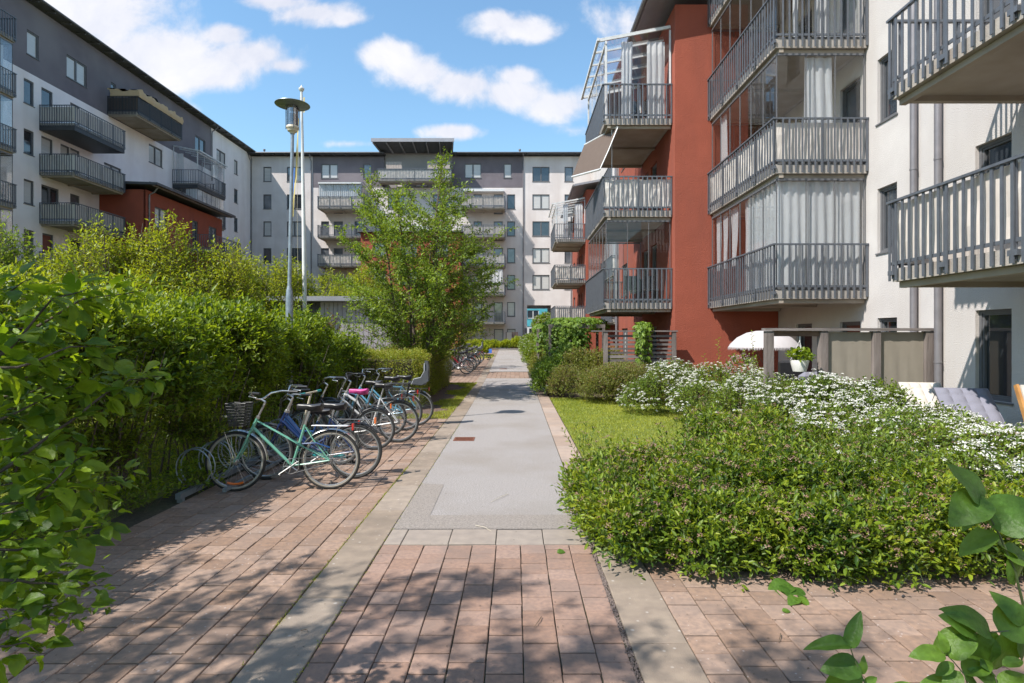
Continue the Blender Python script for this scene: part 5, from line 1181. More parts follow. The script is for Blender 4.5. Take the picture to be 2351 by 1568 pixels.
fars = [('silver bicycle, front one of the far row','bike_silver','step',{}),('dark red bicycle directly behind the silver one in the far row','bike_red','step',{}),('black bicycle with black basket, third in the far row','bike_black','mixte',{'basket':'rear'}),
        ('grey bicycle, fourth in the far row','bike_grey','diamond',{}),('black bicycle, fifth in the far row','bike_black','diamond',{}),('silver bicycle with rear basket in the middle of the far row','bike_silver','mixte',{'basket':'rear'}),
        ('black bicycle, seventh in the far row','bike_black','step',{}),('dark bicycle with a pale grey child seat at the back of the far row','bike_grey','step',{'child':True}),('dark bicycle with a big child seat, last of the far row','bike_black','diamond',{'child':True})]
for i, (lab, col, kd, ex) in enumerate(fars):
    y = 27.2+i*1.28+0.15*(i % 2); bicycle(lab, (-2.3+0.05*math.sin(i*2.2)-0.0*i, y), 0.03*math.sin(i), col, kd, lean=R(3*math.sin(i*1.7)), steer=0.3*math.sin(i*2), fend='alu' if i % 2 == 0 else 'black_plastic', group=gf, lo=True, z=gz(y), saddle_z=0.98, **ex)
# kick scooter with cream column and teal grips
KS = thing('kick_scooter', 'old kick scooter with cream column and teal grips parked between bicycles', 'kick scooter', (-3.15, 8.3, 0), R(175))
MB().tube([(0.0,0,0.16),(-0.14,0,0.62),(-0.235,0,0.98)], [0.02,0.018,0.016], 10).obj('column', 'cream', KS, True)
hb_ = MB().tube([(-0.235,-0.2,1.0),(-0.235,0.2,1.0)], 0.013, 8).obj('handlebar', 'cream', KS, True)
for sg in (-1, 1): MB().tube([(-0.235,0.2*sg,1.0),(-0.235,0.32*sg,1.0)], 0.019, 8).obj('grip', 'teal', hb_, True)
MB().tube([(0,0,0.2),(-0.2,0,0.09),(-0.75,0,0.09)], 0.018, 8).box(-0.72,-0.06,0.10,-0.2,0.06,0.12).obj('deck', 'teal', KS)
for x in (0.04, -0.85): MB().tube([(x+0.085*math.cos(a),0,0.1+0.085*math.sin(a)) for a in np.linspace(0,6.283,17)[:-1]], 0.016, 6, True).tube([(x-0.07,0,0.1),(x+0.07,0,0.1)], 0.01, 5).tube([(x,0,0.03),(x,0,0.17)], 0.01, 5).obj('wheel', 'rubber', KS)
# yellow toy scooter and blue box far down the path
YS = thing('toy_scooter', 'yellow toy scooter with a big dark wheel lying by the path edge beyond the bicycles', 'toy scooter', (-2.25, 39.0, gz(39)))
MB().box(-0.5,-0.06,0.08,0.35,0.06,0.14).obj('deck', 'flag_yellow', YS)
MB().tube([(0.42+0.14*math.cos(a),0,0.17+0.14*math.sin(a)) for a in np.linspace(0,6.283,17)[:-1]], 0.03, 6, True).tube([(0.42,-0.03,0.17),(0.42,0.03,0.17)], 0.07, 10).obj('wheel', 'rubber', YS)
BT = thing('blue_crate', 'small blue box on the ground where the path meets the far beds', 'box', (-2.35, 50.0, gz(50)))
MB().box(-0.4,-0.2,0.0,0.3,0.2,0.04).obj('base', 'blue_tarp', BT); MB().box(-0.4,-0.2,0.04,-0.36,0.2,0.35).box(0.26,-0.2,0.04,0.3,0.2,0.35).box(-0.36,-0.2,0.04,0.26,-0.16,0.35).obj('side', 'blue_tarp', BT)
# ---------------------------------------------------------------- timber fences and patio things
FN = thing('patio_fence', 'weathered grey timber frame fence with beige fabric panels in front of the patio', 'fence', (4.8, 11.1, 0))
for x in (0.03, 1.06, 2.06, 3.06): MB().chamfer(x-0.07,-0.07,0,x+0.07,0.07,1.90,0.006).obj('post', 'grey_wood', FN)
MB().box(-0.07,-0.09,1.905,3.18,0.09,1.955).obj('top_rail', 'grey_board', FN)
MB().box(0.101,-0.02,1.80,0.989,0.03,1.90).obj('crossbar', 'brown_wood', FN)
for a, b in ((1.135,1.985),(2.135,2.985)):
    w = b-a; V = []; F = []
    for j in range(9):
        for i in range(13): V.append((a+w*i/12, 0.01*math.sin(i*1.9+j*0.8)*(1-abs(i-6)/8)+(0.012 if i == 6 else 0), 0.2+1.68*j/8))
    for j in range(8):
        for i in range(12): k = j*13+i; F.append((k,k+1,k+14,k+13))
    MB().add(V, F).obj('fabric_panel', 'cloth_screen', FN, True)
# side return of the frame with reed edge
SR = thing('trellis_fence', 'grey wooden fence of horizontal boards with a climbing plant, left of the red bay', 'fence', (2.62, 17.35, 0))
for x in (0.06, 1.13, 2.1): MB().chamfer(x-0.06,-0.06,0,x+0.06,0.06,1.93,0.005).obj('post', 'grey_wood', SR)
MB().box(-0.35,-0.08,1.935,2.2,0.08,1.975).obj('top_rail', 'grey_board', SR)
for i in range(14):
    z = 0.15+i*0.125; hh = 0.085 if i < 9 else 0.055+0.01*(i % 2)
    for a, b in ((0.125,1.065),(1.195,2.035)): MB().box(a,-0.012+0.01*(i % 2),z,b,0.012,z+hh).obj('board', 'grey_board', SR)
def cane(x,y,z0,z1,r=0.012): return [(x,y,z0),(x,y,z1)]
UM = thing('parasol', 'cream fringed parasol standing open on the patio behind the fence', 'parasol', (5.72, 13.4, 0), 0)
prof = [(0.0,1.93),(0.2,1.925),(0.45,1.88),(0.7,1.77),(0.88,1.62),(0.93,1.55)]
sc_ = 0.82; q = MB().lathe([(r_*sc_*1.02, z_) for r_, z_ in prof], 24).obj('canopy', 'parasol_white', UM, True)
mb = MB()
for k in range(150):
    a = k*6.283/150; r0 = 0.93*sc_*1.02; l_ = rnd.uniform(0.05,0.09); mb.add([(r0*math.cos(a-0.018),r0*math.sin(a-0.018),1.555),(r0*math.cos(a+0.018),r0*math.sin(a+0.018),1.555),((r0+0.015)*math.cos(a),(r0+0.015)*math.sin(a),1.555-l_)], [(0,1,2)])
mb.obj('fringe', 'parasol_white', UM)['kind'] = 'stuff'
mb = MB().tube([(0,0,0),(0,0,1.9)], 0.02, 8)
for k in range(6): a = k*1.047; mb.tube([(0,0,1.15),(0.45*math.cos(a),0.45*math.sin(a),1.83)], 0.006, 4)
mb.obj('pole', 'brown_wood', UM)
HB_ = thing('hanging_basket', 'white hanging pot with strawberry plant hung in the open bay of the fence', 'hanging basket', (5.42, 11.1, 0))
MB().lathe([(0.0,1.13),(0.12,1.13),(0.17,1.33),(0.165,1.345),(0.15,1.33),(0.0,1.32)], 20).obj('pot', 'pot_white', HB_, True)
mb = MB()
for k in range(3): a = k*2.094+0.4; mb.tube([(0.16*math.cos(a),0.16*math.sin(a),1.34),(0,0,1.72)], 0.004, 4)
mb.tube([(0,0,1.70),(0.005,0,1.80)], 0.012, 6); mb.obj('hanger', 'flagpole_white', HB_)
shrub(HB_, [(0,0,1.40,0.22,0.2,0.12)], 60, 4, 0.07, 0.06, 'hedge_leaf', (0.06,0.16), twigs=False)
flower_heads(HB_, np.array([[-0.05,-0.12,1.52],[-0.14,-0.1,1.46],[0.02,-0.1,1.55]]), np.tile([0,-0.4,1.0],(3,1)), 0.03, 10, 0.02, 'white_petal')
CH = thing('lounge_chair', 'black high-backed lounge chair in the patio shade', 'chair', (5.95, 12.5, 0))
mb = MB().chamfer(-0.26,0.0,0.45,0.26,0.12,1.28,0.05); mb.obj('backrest', 'black_plastic', CH); MB().chamfer(-0.28,-0.5,0.36,0.28,0.0,0.46,0.03).obj('seat', 'black_plastic', CH)
for x in (-0.25,0.25): MB().beam((x,-0.45,0),(x,0.05,0.4),0.03).obj('leg', 'black_plastic', CH)
TBL = thing('patio_table', 'small white patio table with pots, seen under the parasol', 'table', (5.2, 12.9, 0))
MB().chamfer(-0.45,-0.3,0.78,0.45,0.3,0.81,0.01).obj('table_top', 'brown_wood', TBL)
for x in (-0.4,0.4):
    for y in (-0.25,0.25): MB().box(x-0.02,y-0.02,0,x+0.02,y+0.02,0.779).obj('leg', 'brown_wood', TBL)
PT = thing('flower_pot', 'white pot with small green plant on the patio table', 'flower pot', (5.36, 12.8, 0.81))
MB().lathe([(0.0,0),(0.065,0),(0.085,0.17),(0.075,0.17),(0.0,0.15)], 16).obj('pot', 'pot_white', PT, True)
V, F = leaf_arrays(*shoot_leaves(rng.normal(scale=0.02,size=(14,3))+[0,0,0.17], rng.normal(scale=0.5,size=(14,3))+[0,0,1], 0.12, 4, 0.06, 0.035)); np_mesh('foliage', V, F, 'shrub_leaf', PT)['kind'] = 'stuff'
LC = thing('lilac', 'potted dwarf lilac with pale mauve blossom left of the parasol pole', 'shrub', (4.78, 12.3, 0))
stem_tubes(LC, (0,0), 5, 1.2, 0.015, 0.2)
Pn, Up, ln, O = shrub(LC, [(0,0,1.05,0.36,0.32,0.38)], 110, 5, 0.05, 0.03, 'white_spirea_leaf', (0.1,0.2), twigs=False)
flower_heads(LC, Pn[:90], Up[:90], 0.055, 16, 0.018, 'lilac_petal', flat=0.8)
UP_ = thing('young_shrub', 'thin upright leafy sprig growing in front of the red wall', 'shrub', (4.35, 12.6, 0))
def sprig(root, base, top, n, L, Wd, m, r=0.006, curve=0.05, stem='twig', pair=False):
    base = Vector(base); top = Vector(top); pts = [base.lerp(top, t)+Vector((curve*math.sin(t*4), curve*math.cos(t*3), 0))*t for t in (0,0.25,0.5,0.75,1)]
    MB().tube(pts, [r,r*0.9,r*0.75,r*0.55,r*0.3], 6).obj('stem', stem, root, True)
    P = []; D = []; 
    for i in range(n):
        t = 0.12+0.88*i/(n-1); a = i*2.4; p = base.lerp(top, t)+Vector((curve*math.sin(t*4), curve*math.cos(t*3), 0))*t
        P.append(p); D.append((math.cos(a), math.sin(a), 0.5))
    P = np.array(P); D = np.array(D); V, F = leaf_arrays(P, D, np.tile([0,0,1.0],(n,1))+rng.normal(scale=0.2,size=(n,3)), L*rng.uniform(0.7,1.2,n), Wd)
    np_mesh('foliage', V, F, m, root)['kind'] = 'stuff'
sprig(UP_, (0,0,0.0), (0.05,0,1.75), 40, 0.09, 0.035, 'shrub_leaf'); sprig(UP_, (-0.1,0,0.0), (-0.25,0,1.4), 24, 0.09, 0.035, 'shrub_leaf')
US = thing('young_shrub', 'tall single leafy shoot rising in front of the parasol', 'shrub', (4.70, 11.5, 0))
sprig(US, (0,0,0.0), (-0.02,0,1.9), 46, 0.07, 0.03, 'hedge_leaf')
# loungers
def lounger(label, loc, rz, cm, frame='grey_wood', tilt=38, w=0.62, hh=0.95):
    r_ = thing('sun_lounger', label, 'lounger', loc, rz)
    t = R(tilt); L = 0.72
    # seat
    MB().box(-w/2,-1.2,0.30,w/2,0,0.34).obj('frame', frame, r_)
    for x in (-w/2+0.03, w/2-0.03):
        for y in (-1.1,-0.1): MB().box(x-0.02,y-0.02,0,x+0.02,y+0.02,0.299).obj('leg', frame, r_)
    bm = Matrix.Translation((0,0,0.36)) @ Matrix.Rotation(t, 4, 'X')
    MB().box(-w/2,0,-0.02,w/2,L+0.1,0.01).obj('backrest', frame, r_, mtx=bm)
    V = []; F = []; nx, ny = 24, 36; n0 = 0
    def cz(i, j): 
        u = i/nx; v = j/ny; fu = abs(math.sin(math.pi*4*u)); fv = abs(math.sin(math.pi*5*v)); e = min(1, 9*min(u,1-u))*min(1, 12*min(v,1-v))
        return 0.02+0.055*(0.45+0.55*(fu*fv)**0.5)*e**0.5
    for j in range(ny+1):
        for i in range(nx+1): V.append((-w/2-0.01+(w+0.02)*i/nx, -0.02+(L+0.14)*j/ny, cz(i,j)))
    for j in range(ny):
        for i in range(nx): k = j*(nx+1)+i; F.append((k,k+1,k+nx+2,k+nx+1))
    mb = MB().add(V, F); mb.box(-w/2-0.01,-0.02,0.011,w/2+0.01,L+0.12,0.028); mb.obj('back_cushion', cm, r_, True, bm)
    V2 = [(x, -1.2+(y+0.02)*1.18/(L+0.14), z-0.0) for x, y, z in V]; MB().add(V2, F).box(-w/2-0.01,-1.2,0.006,w/2+0.01,-0.02,0.019).obj('seat_cushion', cm, r_, True, Matrix.Translation((0,0,0.335)))
    mb = MB()
    for x in (-w/2, w/2): mb.tube([(x,L+0.05,0.02),(x+0.01,L+0.06,-0.1),(x,L+0.04,-0.2)], 0.006, 4)
    mb.obj('tie', cm, r_, mtx=bm)
    return r_
lounger('sun lounger with white tufted cushion beside the end of the fabric fence', (6.92, 9.6, 0.05), R(-14), 'cushion_white', tilt=42)
lounger('sun lounger with grey tufted cushion in front of the drainpipes', (6.78, 8.5, 0.05), R(-16), 'cushion_grey', tilt=42, w=0.70)
DC = thing('deck_chair', 'teak folding deck chair with cream cushion at the right edge of the picture', 'chair', (6.62, 7.1, 0), R(-8))
for x in (-0.28, 0.28):
    MB().beam((x,-0.1,0.30),(x,0.28,1.18),0.03,0.06).obj('back_post', 'teak', DC); MB().beam((x,-0.75,0.62),(x,0.05,0.60),0.06,0.03).obj('armrest', 'teak', DC)
    MB().beam((x,-0.70,0),(x,-0.02,0.42),0.03,0.05).obj('leg', 'teak', DC); MB().beam((x,0.12,0),(x,-0.55,0.60),0.03,0.05).obj('leg', 'teak', DC)
bm = Matrix.Translation((0,-0.08,0.34)) @ Matrix.Rotation(R(68), 4, 'X')
V = []; F = []
for j in range(17):
    for i in range(11):
        u = i/10; v = j/16; V.append((-0.26+0.52*u, 0.9*v, 0.03+0.035*(math.sin(math.pi*u)**0.4)*abs(math.sin(math.pi*v*3))**0.3))
for j in range(16):
    for i in range(10): k = j*11+i; F.append((k,k+1,k+12,k+11))
MB().add(V, F).box(-0.26,0,0.0,0.26,0.9,0.031).obj('cushion', 'cushion_white', DC, True, bm)
MB().tube([(-0.02,0.80,0.06),(0.02,0.80,0.07)], 0.02, 8).obj('badge', 'brown_wood', DC, mtx=bm)
CU = thing('cushion', 'grey and white patterned cushion propped on a bench behind the fence', 'cushion', (6.1, 11.9, 0.75), R(10))
MB().chamfer(-0.28,-0.1,0,0.28,0.1,0.32,0.08).obj('cover', 'cushion_grey', CU)

# ---------------------------------------------------------------- big hedge on the left
def rblobs(n, x0, x1, y0, y1, z0, z1, r0, r1, zr=None):
    o = []
    for i in range(n):
        r = rnd.uniform(r0, r1); o.append((rnd.uniform(x0,x1), y0+(y1-y0)*(i+rnd.random())/n, rnd.uniform(z0,z1), r, r*rnd.uniform(0.9,1.2), (zr or r)*rnd.uniform(0.85,1.1)))
    return o
HG = thing('hedge', 'tall unclipped bright green hedge behind the bicycles, bare stems at its foot', 'hedge', (0, 0, 0))
bl = rblobs(22, -4.9, -4.25, 4.7, 12.4, 1.35, 1.78, 0.42, 0.72)+rblobs(7, -4.8, -4.2, 11.4, 14.2, 1.05, 1.4, 0.5, 0.7)+rblobs(18, -4.55, -4.15, 5.0, 13.8, 0.95, 1.25, 0.38, 0.56)+rblobs(11, -6.3,-5.5, 4.8, 13.5, 1.4, 1.8, 0.6, 0.9)
shrub(HG, bl, 15500, 7, 0.078, 0.038, 'hedge_leaf', (0.16,0.36), upw=0.6, inner=0.58, fill=0.08, rand=0.5, twig_r=0.002)
O_ = np.array([(rnd.uniform(-5.3,-3.95), rnd.uniform(4.8,13.2), 0) for _ in range(260)]); O_[:,2] = 1.75+0.2*np.sin(O_[:,1]*2.1)-np.maximum(0,O_[:,1]-11)*0.14
V, F = leaf_arrays(*shoot_leaves(O_, rng.normal(scale=0.3,size=O_.shape)+[0,0,1], rng.uniform(0.35,0.7,260), 11, 0.075, 0.036, 0.9)); np_mesh('tall_shoots', V, F, 'hedge_leaf', HG)['kind'] = 'stuff'
bl2 = rblobs(12, -4.5,-4.15, 4.8, 13.6, 0.4, 0.6, 0.4, 0.5)
shrub(HG, bl2, 2200, 6, 0.055, 0.028, 'hedge_leaf', (0.12,0.28), upw=0.5, inner=0.3, fill=0.6, name='low_foliage', twig_r=0.003)
for k in range(14): stem_tubes(HG, (-4.55+rnd.uniform(-.35,.35), 4.8+k*0.68), 8, 1.7, 0.016, 0.5, 'bark', rr=0.4)
BH = thing('bush', 'broad light green bush behind the near end of the tall hedge', 'bush', (0,0,0))
shrub(BH, rblobs(14, -9.5,-6.8, 6.0, 14.0, 1.4, 1.9, 0.9, 1.2), 7500, 6, 0.085, 0.04, 'shrub_leaf', (0.2,0.42), upw=0.8, inner=0.55)
def tallshrub(label, x, y, h, rad, m, n, leaf=0.095, group=None, spires=5, cat='shrub', name='tall_shrub', up=1.1, low=0.25):
    h *= 1.14 if spires == 5 else 1.0
    n = int(n*1.45)
    r_ = thing(name, label, cat, (x, y, gz(y)), 0, group)
    bl = []
    for i in range(spires):
        a = rnd.uniform(0,6.28); q = rad*rnd.uniform(0.1,0.75); hh = h*rnd.uniform(0.78,1.0)*(1-0.25*q/rad)
        bl.append((q*math.cos(a), q*math.sin(a), hh*0.60, rad*rnd.uniform(0.3,0.42), rad*rnd.uniform(0.3,0.42), hh*0.38))
    for i in range(6):
        a = i*1.05; bl.append((rad*0.6*math.cos(a), rad*0.6*math.sin(a), h*rnd.uniform(low,0.45), rad*0.48, rad*0.48, h*0.22))
    shrub(r_, bl, n, 6, leaf, leaf*0.42, m, (0.25,0.6), upw=up, inner=0.55, fill=0.25, rand=0.4, twig_r=0.004, kind='four')
    stem_tubes(r_, (0,0), 7, h*0.8, 0.035, rad*0.6, each=True); return r_
tg = 'yellow-green shrubs growing behind the tall hedge'
tallshrub('tallest yellow-green shrub in front of the left block, left of the red bay', -10.6, 15.2, 5.5, 1.9, 'shrub_leaf', 2600, group=tg)
tallshrub('yellow-green shrub in front of the red bay of the left block', -9.0, 16.2, 5.0, 1.8, 'shrub_leaf', 2300, group=tg)
tallshrub('yellow-green shrub before the right end of the left block', -8.7, 18.5, 4.95, 1.8, 'shrub_leaf', 2300, group=tg)
tallshrub('low yellow-green shrub left of the lamp post', -11.2, 24.0, 5.0, 2.2, 'shrub_leaf', 2200, 0.11, group=tg)
tallshrub('yellow-green shrub behind the flagpole', -10.4, 27.5, 5.6, 2.4, 'shrub_leaf', 2400, 0.12, group=tg)
tallshrub('yellow-green shrub behind the shed roof, right of the flagpole', -8.2, 29.5, 5.9, 2.4, 'shrub_leaf', 2400, 0.12, group=tg)
tallshrub('loose green shrub at the left edge of the picture in front of the balconies', -13.2, 14.6, 4.9, 1.5, 'tree_leaf', 1500, 0.09, group=tg)
tallshrub('small shrub with purplish brown leaves beside the flagpole foot', -6.35, 19.0, 3.1, 0.6, 'purple_leaf', 260, 0.09, cat='shrub', spires=3)
# clipped hedge
CL = thing('clipped_hedge', 'low box-cut hedge with flat sunlit top right of the bicycles', 'hedge', (0,0,0))
def boxsurf(n, x0, x1, y0, y1, z0, z1, j=0.05):
    dx, dy, dz = x1-x0, y1-y0, z1-z0; A = np.array([dx*dy, dx*dz, dx*dz*0.4, dy*dz, dy*dz]); k = rng.choice(5, n, p=A/A.sum())
    p = np.stack([rng.uniform(x0,x1,n), rng.uniform(y0,y1,n), rng.uniform(z0,z1,n)], 1); nn = np.zeros((n,3))
    for q, (ax, val, sg) in enumerate(((2,z1,1),(1,y0,-1),(1,y1,1),(0,x1,1),(0,x0,-1))): m_ = k == q; p[m_,ax] = val; nn[m_,ax] = sg
    bump_ = 0.06*np.sin(p[:,0]*3.1+p[:,2]*4)*np.cos(p[:,1]*2.3)+0.03*np.sin(p[:,1]*7)
    p += nn*(bump_[:,None]+rng.normal(scale=j, size=(n,1)))
    return p, nn
for (bx_, n_) in (((-5.6,-2.42,14.3,15.9,0.05,1.33), 15000), ((-5.6,-2.65,15.9,17.2,0.05,1.27), 6000), ((-3.9,-2.52,17.2,21.9,0.05,1.42), 14000)):
    p, nn = boxsurf(n_, *bx_); A = nn+rng.normal(scale=0.5, size=p.shape)+[0,0,0.3]
    V, F = leaf_arrays(*shoot_leaves(p-nrm(A)*0.03, A, 0.08, 4, 0.032, 0.018, 0.9), kind='four'); V[:,2] = np.maximum(V[:,2], 0.01)
    np_mesh('foliage', V, F, 'clipped_leaf', CL)['kind'] = 'stuff'
    mb = MB(); mb.box(bx_[0]+0.14,bx_[2]+0.14,0.0,bx_[1]-0.14,bx_[3]-0.14,bx_[5]-0.14); mb.obj('inner_twigs', 'bark', CL)
# ---------------------------------------------------------------- the central tree
def tree(label, x, y, h, rad, m, nl, stems=5, leaf=0.06, name='tree', zlow=0.9, shape=None, droop=0.0, r0=0.06, cat='tree', spread=0.5, shoot_len=(0.18,0.42), nbr=34):
    r_ = thing(name, label, cat, (x, y, gz(y)))
    shape = shape or (lambda t: math.sin(min(1,(t+0.12)*1.0)*math.pi*0.92)**0.8)
    BP = []; BD = []; 
    for s_ in range(stems):
        a = s_*6.283/stems+rnd.uniform(-.3,.3); rb = rnd.uniform(0.05,0.35); hs = h*(1.0 if s_ < 2 else rnd.uniform(0.72,0.93)); sp = rad*spread*rnd.uniform(0.5,1.0)*(0.55 if s_ < 2 else 1)
        def P_(t): return Vector((rb*math.cos(a)+sp*math.cos(a)*t**1.2+0.06*math.sin(t*7+s_), rb*math.sin(a)+sp*math.sin(a)*t**1.2+0.06*math.cos(t*6+s_), hs*t))
        MB().tube([P_(k/10) for k in range(11)], [r0*(1-0.93*k/10) for k in range(11)], 7).obj('trunk', 'bark', r_, True)
        bm_ = MB()
        for b in range(nbr):
            t = zlow/hs+(1-zlow/hs)*((b+rnd.random())/nbr); o = P_(t); ang = rnd.uniform(0,6.283) if rnd.random() < 0.45 else a+rnd.gauss(0,0.7)
            R_ = rad*shape(o.z/h); rem = max(0.25, R_-math.hypot(o.x, o.y)*0.7)*rnd.uniform(0.6,1.05)
            d = Vector((math.cos(ang), math.sin(ang), rnd.uniform(0.25,0.8)))
            pts = [o+Vector((d.x*rem*q, d.y*rem*q, d.z*rem*(q-droop*q*q))) for q in (0,0.35,0.7,1.0)]
            if pts[-1].z > h: continue
            bm_.tube(pts, [0.014,0.009,0.006,0.003], 4, caps=False)
            k_ = max(3, int(rem*nl/30))
            for i in range(k_):
                q = 0.12+0.88*rnd.random(); j = 0 if q < 0.35 else (1 if q < 0.7 else 2); qq = (q-(0,0.35,0.7)[j])/(0.35,0.35,0.3)[j]
                p = pts[j].lerp(pts[j+1], qq); BP.append(p); BD.append(d*0.6+Vector((rnd.gauss(0,0.5), rnd.gauss(0,0.5), rnd.gauss(0.15-droop*0.5,0.4))))
        bm_.obj('branches', 'twig', r_)['kind'] = 'stuff'
        for i in range(26): t = 0.86+0.14*rnd.random(); BP.append(P_(t)); BD.append(Vector((rnd.gauss(0,0.5), rnd.gauss(0,0.5), 0.9)))
    BP = np.array(BP); BD = np.array(BD); n = len(BP); ln = rng.uniform(*shoot_len, n)
    V, F = leaf_arrays(*shoot_leaves(BP, BD, ln, 7, leaf, leaf*0.45, 0.9, upness=0.7), kind='four', droop=0.2)
    np_mesh('crown', V, F, m, r_)['kind'] = 'stuff'; stems_mesh('twigs', BP, BP+nrm(BD)*ln[:,None], 0.0025, 'twig', r_)
    return r_
tree('airy multi-stemmed green tree rising behind the clipped hedge in the middle', -2.95, 17.6, 7.25, 2.6, 'tree_leaf', 470, stems=6, leaf=0.086, zlow=0.9, nbr=42,
     shape=lambda t: (0.75+0.35*math.sin(min(1,t/0.45)*1.57)) if t < 0.45 else max(0.10, 1.1*(1-(t-0.45)/0.56)**0.85))
tree('small bright green tree beside the far bicycles', -3.3, 30.5, 4.3, 1.9, 'shrub_leaf', 150, stems=4, leaf=0.10, zlow=0.9, nbr=24, droop=0.5)
tree('dark green ornamental tree left of the far bicycles', -4.9, 26, 4.6, 2.0, 'tree_leaf', 160, stems=4, leaf=0.10, zlow=0.7, nbr=26)
tree('green garden tree beside the path behind the viewer, casting dappled shade', -5.1, 0.1, 7.0, 2.5, 'tree_leaf', 200, stems=5, leaf=0.10, zlow=2.4, nbr=34)
tree('slender garden tree behind the viewer whose shade falls on the centre pavers', -2.7, -0.4, 7.0, 2.0, 'tree_leaf', 180, stems=4, leaf=0.09, zlow=3.3, nbr=24)
# ---------------------------------------------------------------- planting on the right
fg = thing('spirea_shrubs', 'mass of low green spirea with faded brown flower heads filling the right foreground', 'shrubs', (0,0,0))
bl = []
def edge_left(y): return 0.62 if y < 6 else (0.72 if y < 7 else 0.95+(y-7)*1.0)
for y in np.arange(4.85, 8.8, 0.42):
    for x in np.arange(0.98, 6.6, 0.48):
        if y > 6.0+(x-0.98)*1.05 or y > 7.7+(x-3)*0.10: continue
        if x > 3.4 and y > 5.0 and x-3.4 > (5.6-y)*0.6: continue
        e_ = min(0.93, 0.66+(x-0.9)*0.26)*rnd.choice((0.6,0.85,1.0,1.1,1.2))*(1.0+0.16*math.sin(x*2.3+y*1.1)*math.cos(y*2.2-x))
        bl.append((x+rnd.uniform(-.14,.14), y+rnd.uniform(-.12,.12), rnd.uniform(0.18,0.32)*e_, rnd.uniform(0.28,0.42), rnd.uniform(0.28,0.42), rnd.uniform(0.36,0.52)*e_))
for x in np.arange(1.45, 6.2, 0.42): bl.append((x+rnd.uniform(-.1,.1), 4.52+rnd.uniform(-.12,.10), 0.16, 0.36, 0.34, 0.38))
for x, y in ((0.80,5.0),(0.74,5.5),(0.78,6.1),(0.92,4.7)): bl.append((x,y,0.18,0.28,0.34,0.30))
Pn, Up, ln, O = shrub(fg, bl, 19500, 8, 0.052, 0.024, 'spirea_leaf', (0.14,0.36), upw=0.7, inner=0.55, fill=0.08, rand=0.5, twig_r=0.0018, spread=0.95, twigmat='green_stem')
k = (Up[:,2] > 0.2) & (rng.random(len(Pn)) < 0.17)
flower_heads(fg, (O+Up*ln[:,None])[k], Up[k], rng.uniform(0.024,0.048,k.sum()), 20, 0.012, 'brown_petal', flat=0.5)
# tall loose shoots that stand above the mass
def spikes(root, pts, m, leaf=0.05, w=0.017, flower=None):
    O = np.array([p[:3] for p in pts]); A = np.array([[rnd.gauss(0,0.18), rnd.gauss(0,0.18), 1] for _ in pts]); ln = np.array([p[3] for p in pts])
    V, F = leaf_arrays(*shoot_leaves(O, A, ln, 13, leaf, w, 0.85)); np_mesh('shoots', V, F, m, root)['kind'] = 'stuff'
    stems_mesh('twigs', O, O+nrm(A)*ln[:,None], 0.0022, 'green_stem', root)
    if flower: flower_heads(root, O+nrm(A)*ln[:,None], A, 0.028, 16, 0.010, flower)
spikes(fg, [(lambda x_: (x_, rnd.uniform(4.8,min(7.2,5.6+(x_-0.9))), 0.34+0.2*min(1,(x_-0.8)/1.2)))(rnd.uniform(0.8,4.2))+( rnd.uniform(0.2,0.45),) for _ in range(220)], 'spirea_leaf', flower='brown_petal')
spikes(fg, [(rnd.uniform(0.72,0.9), rnd.uniform(5.2,7.2), 0.4, rnd.uniform(0.25,0.45)) for _ in range(16)], 'spirea_leaf', flower='brown_petal')
def wspirea(label, bl, n, nf, name='flowering_shrub', group=None, m='white_spirea_leaf', rr=(0.026,0.048), dens=0.33):
    r_ = thing(name, label, 'flowering shrub', (0,0,0), 0, group)
    Pn, Up, ln, O = shrub(r_, bl, n, 7, 0.042, 0.024, m, (0.12,0.26), upw=0.7, inner=0.7, fill=0.1, rand=0.4, twig_r=0.0022)
    patch = 1.2*np.sin(Pn[:,0]*2.7+1.0)*np.sin(Pn[:,1]*2.3)+1.1*np.sin(Pn[:,0]*6.1+Pn[:,2]*5+Pn[:,1]*3)
    k = (Up[:,2] > 0.05) & (rng.random(len(Pn)) < dens*(0.55+0.6*patch)); 
    flower_heads(r_, (O+Up*ln[:,None]+[0,0,0.015])[k], Up[k], rng.uniform(*rr, k.sum()), 20, 0.017, 'white_petal'); return r_
wg = 'white-flowering spirea shrubs along the patios'
bA = [(3.6,13.3,0.5,0.8,0.7,0.72),(4.3,12.8,0.45,0.8,0.75,0.70),(4.9,12.0,0.42,0.75,0.75,0.68),(3.9,12.2,0.3,0.7,0.7,0.55),(5.0,11.0,0.40,0.7,0.6,0.62),(5.6,10.5,0.42,0.7,0.6,0.60),(4.5,11.4,0.35,0.7,0.6,0.58),(3.0,13.6,0.25,0.6,0.6,0.55)]
wspirea('rounded white-flowering spirea before the red bay and the open end of the fence', bA, 5200, 0, group=wg, dens=0.66)
bB = [(4.9,9.3,0.46,0.65,0.6,0.68),(5.6,9.1,0.46,0.65,0.55,0.62),(6.1,8.4,0.30,0.55,0.5,0.46),(5.1,8.6,0.36,0.6,0.6,0.58),(4.3,9.6,0.34,0.55,0.5,0.5)]
wspirea('white-flowering spirea in front of the fabric fence panels', bB, 4200, 0, group=wg, dens=0.58)
bC = [(5.2,7.9,0.30,0.6,0.5,0.48),(5.8,7.6,0.28,0.6,0.5,0.44),(5.4,7.0,0.28,0.6,0.5,0.46),(4.8,7.3,0.32,0.5,0.5,0.52),(6.2,7.0,0.22,0.5,0.5,0.40),(4.3,8.1,0.32,0.5,0.5,0.52)]
wspirea('white-flowering spirea at the right in front of the grey lounger', bC, 4200, 0, group=wg, dens=0.55)
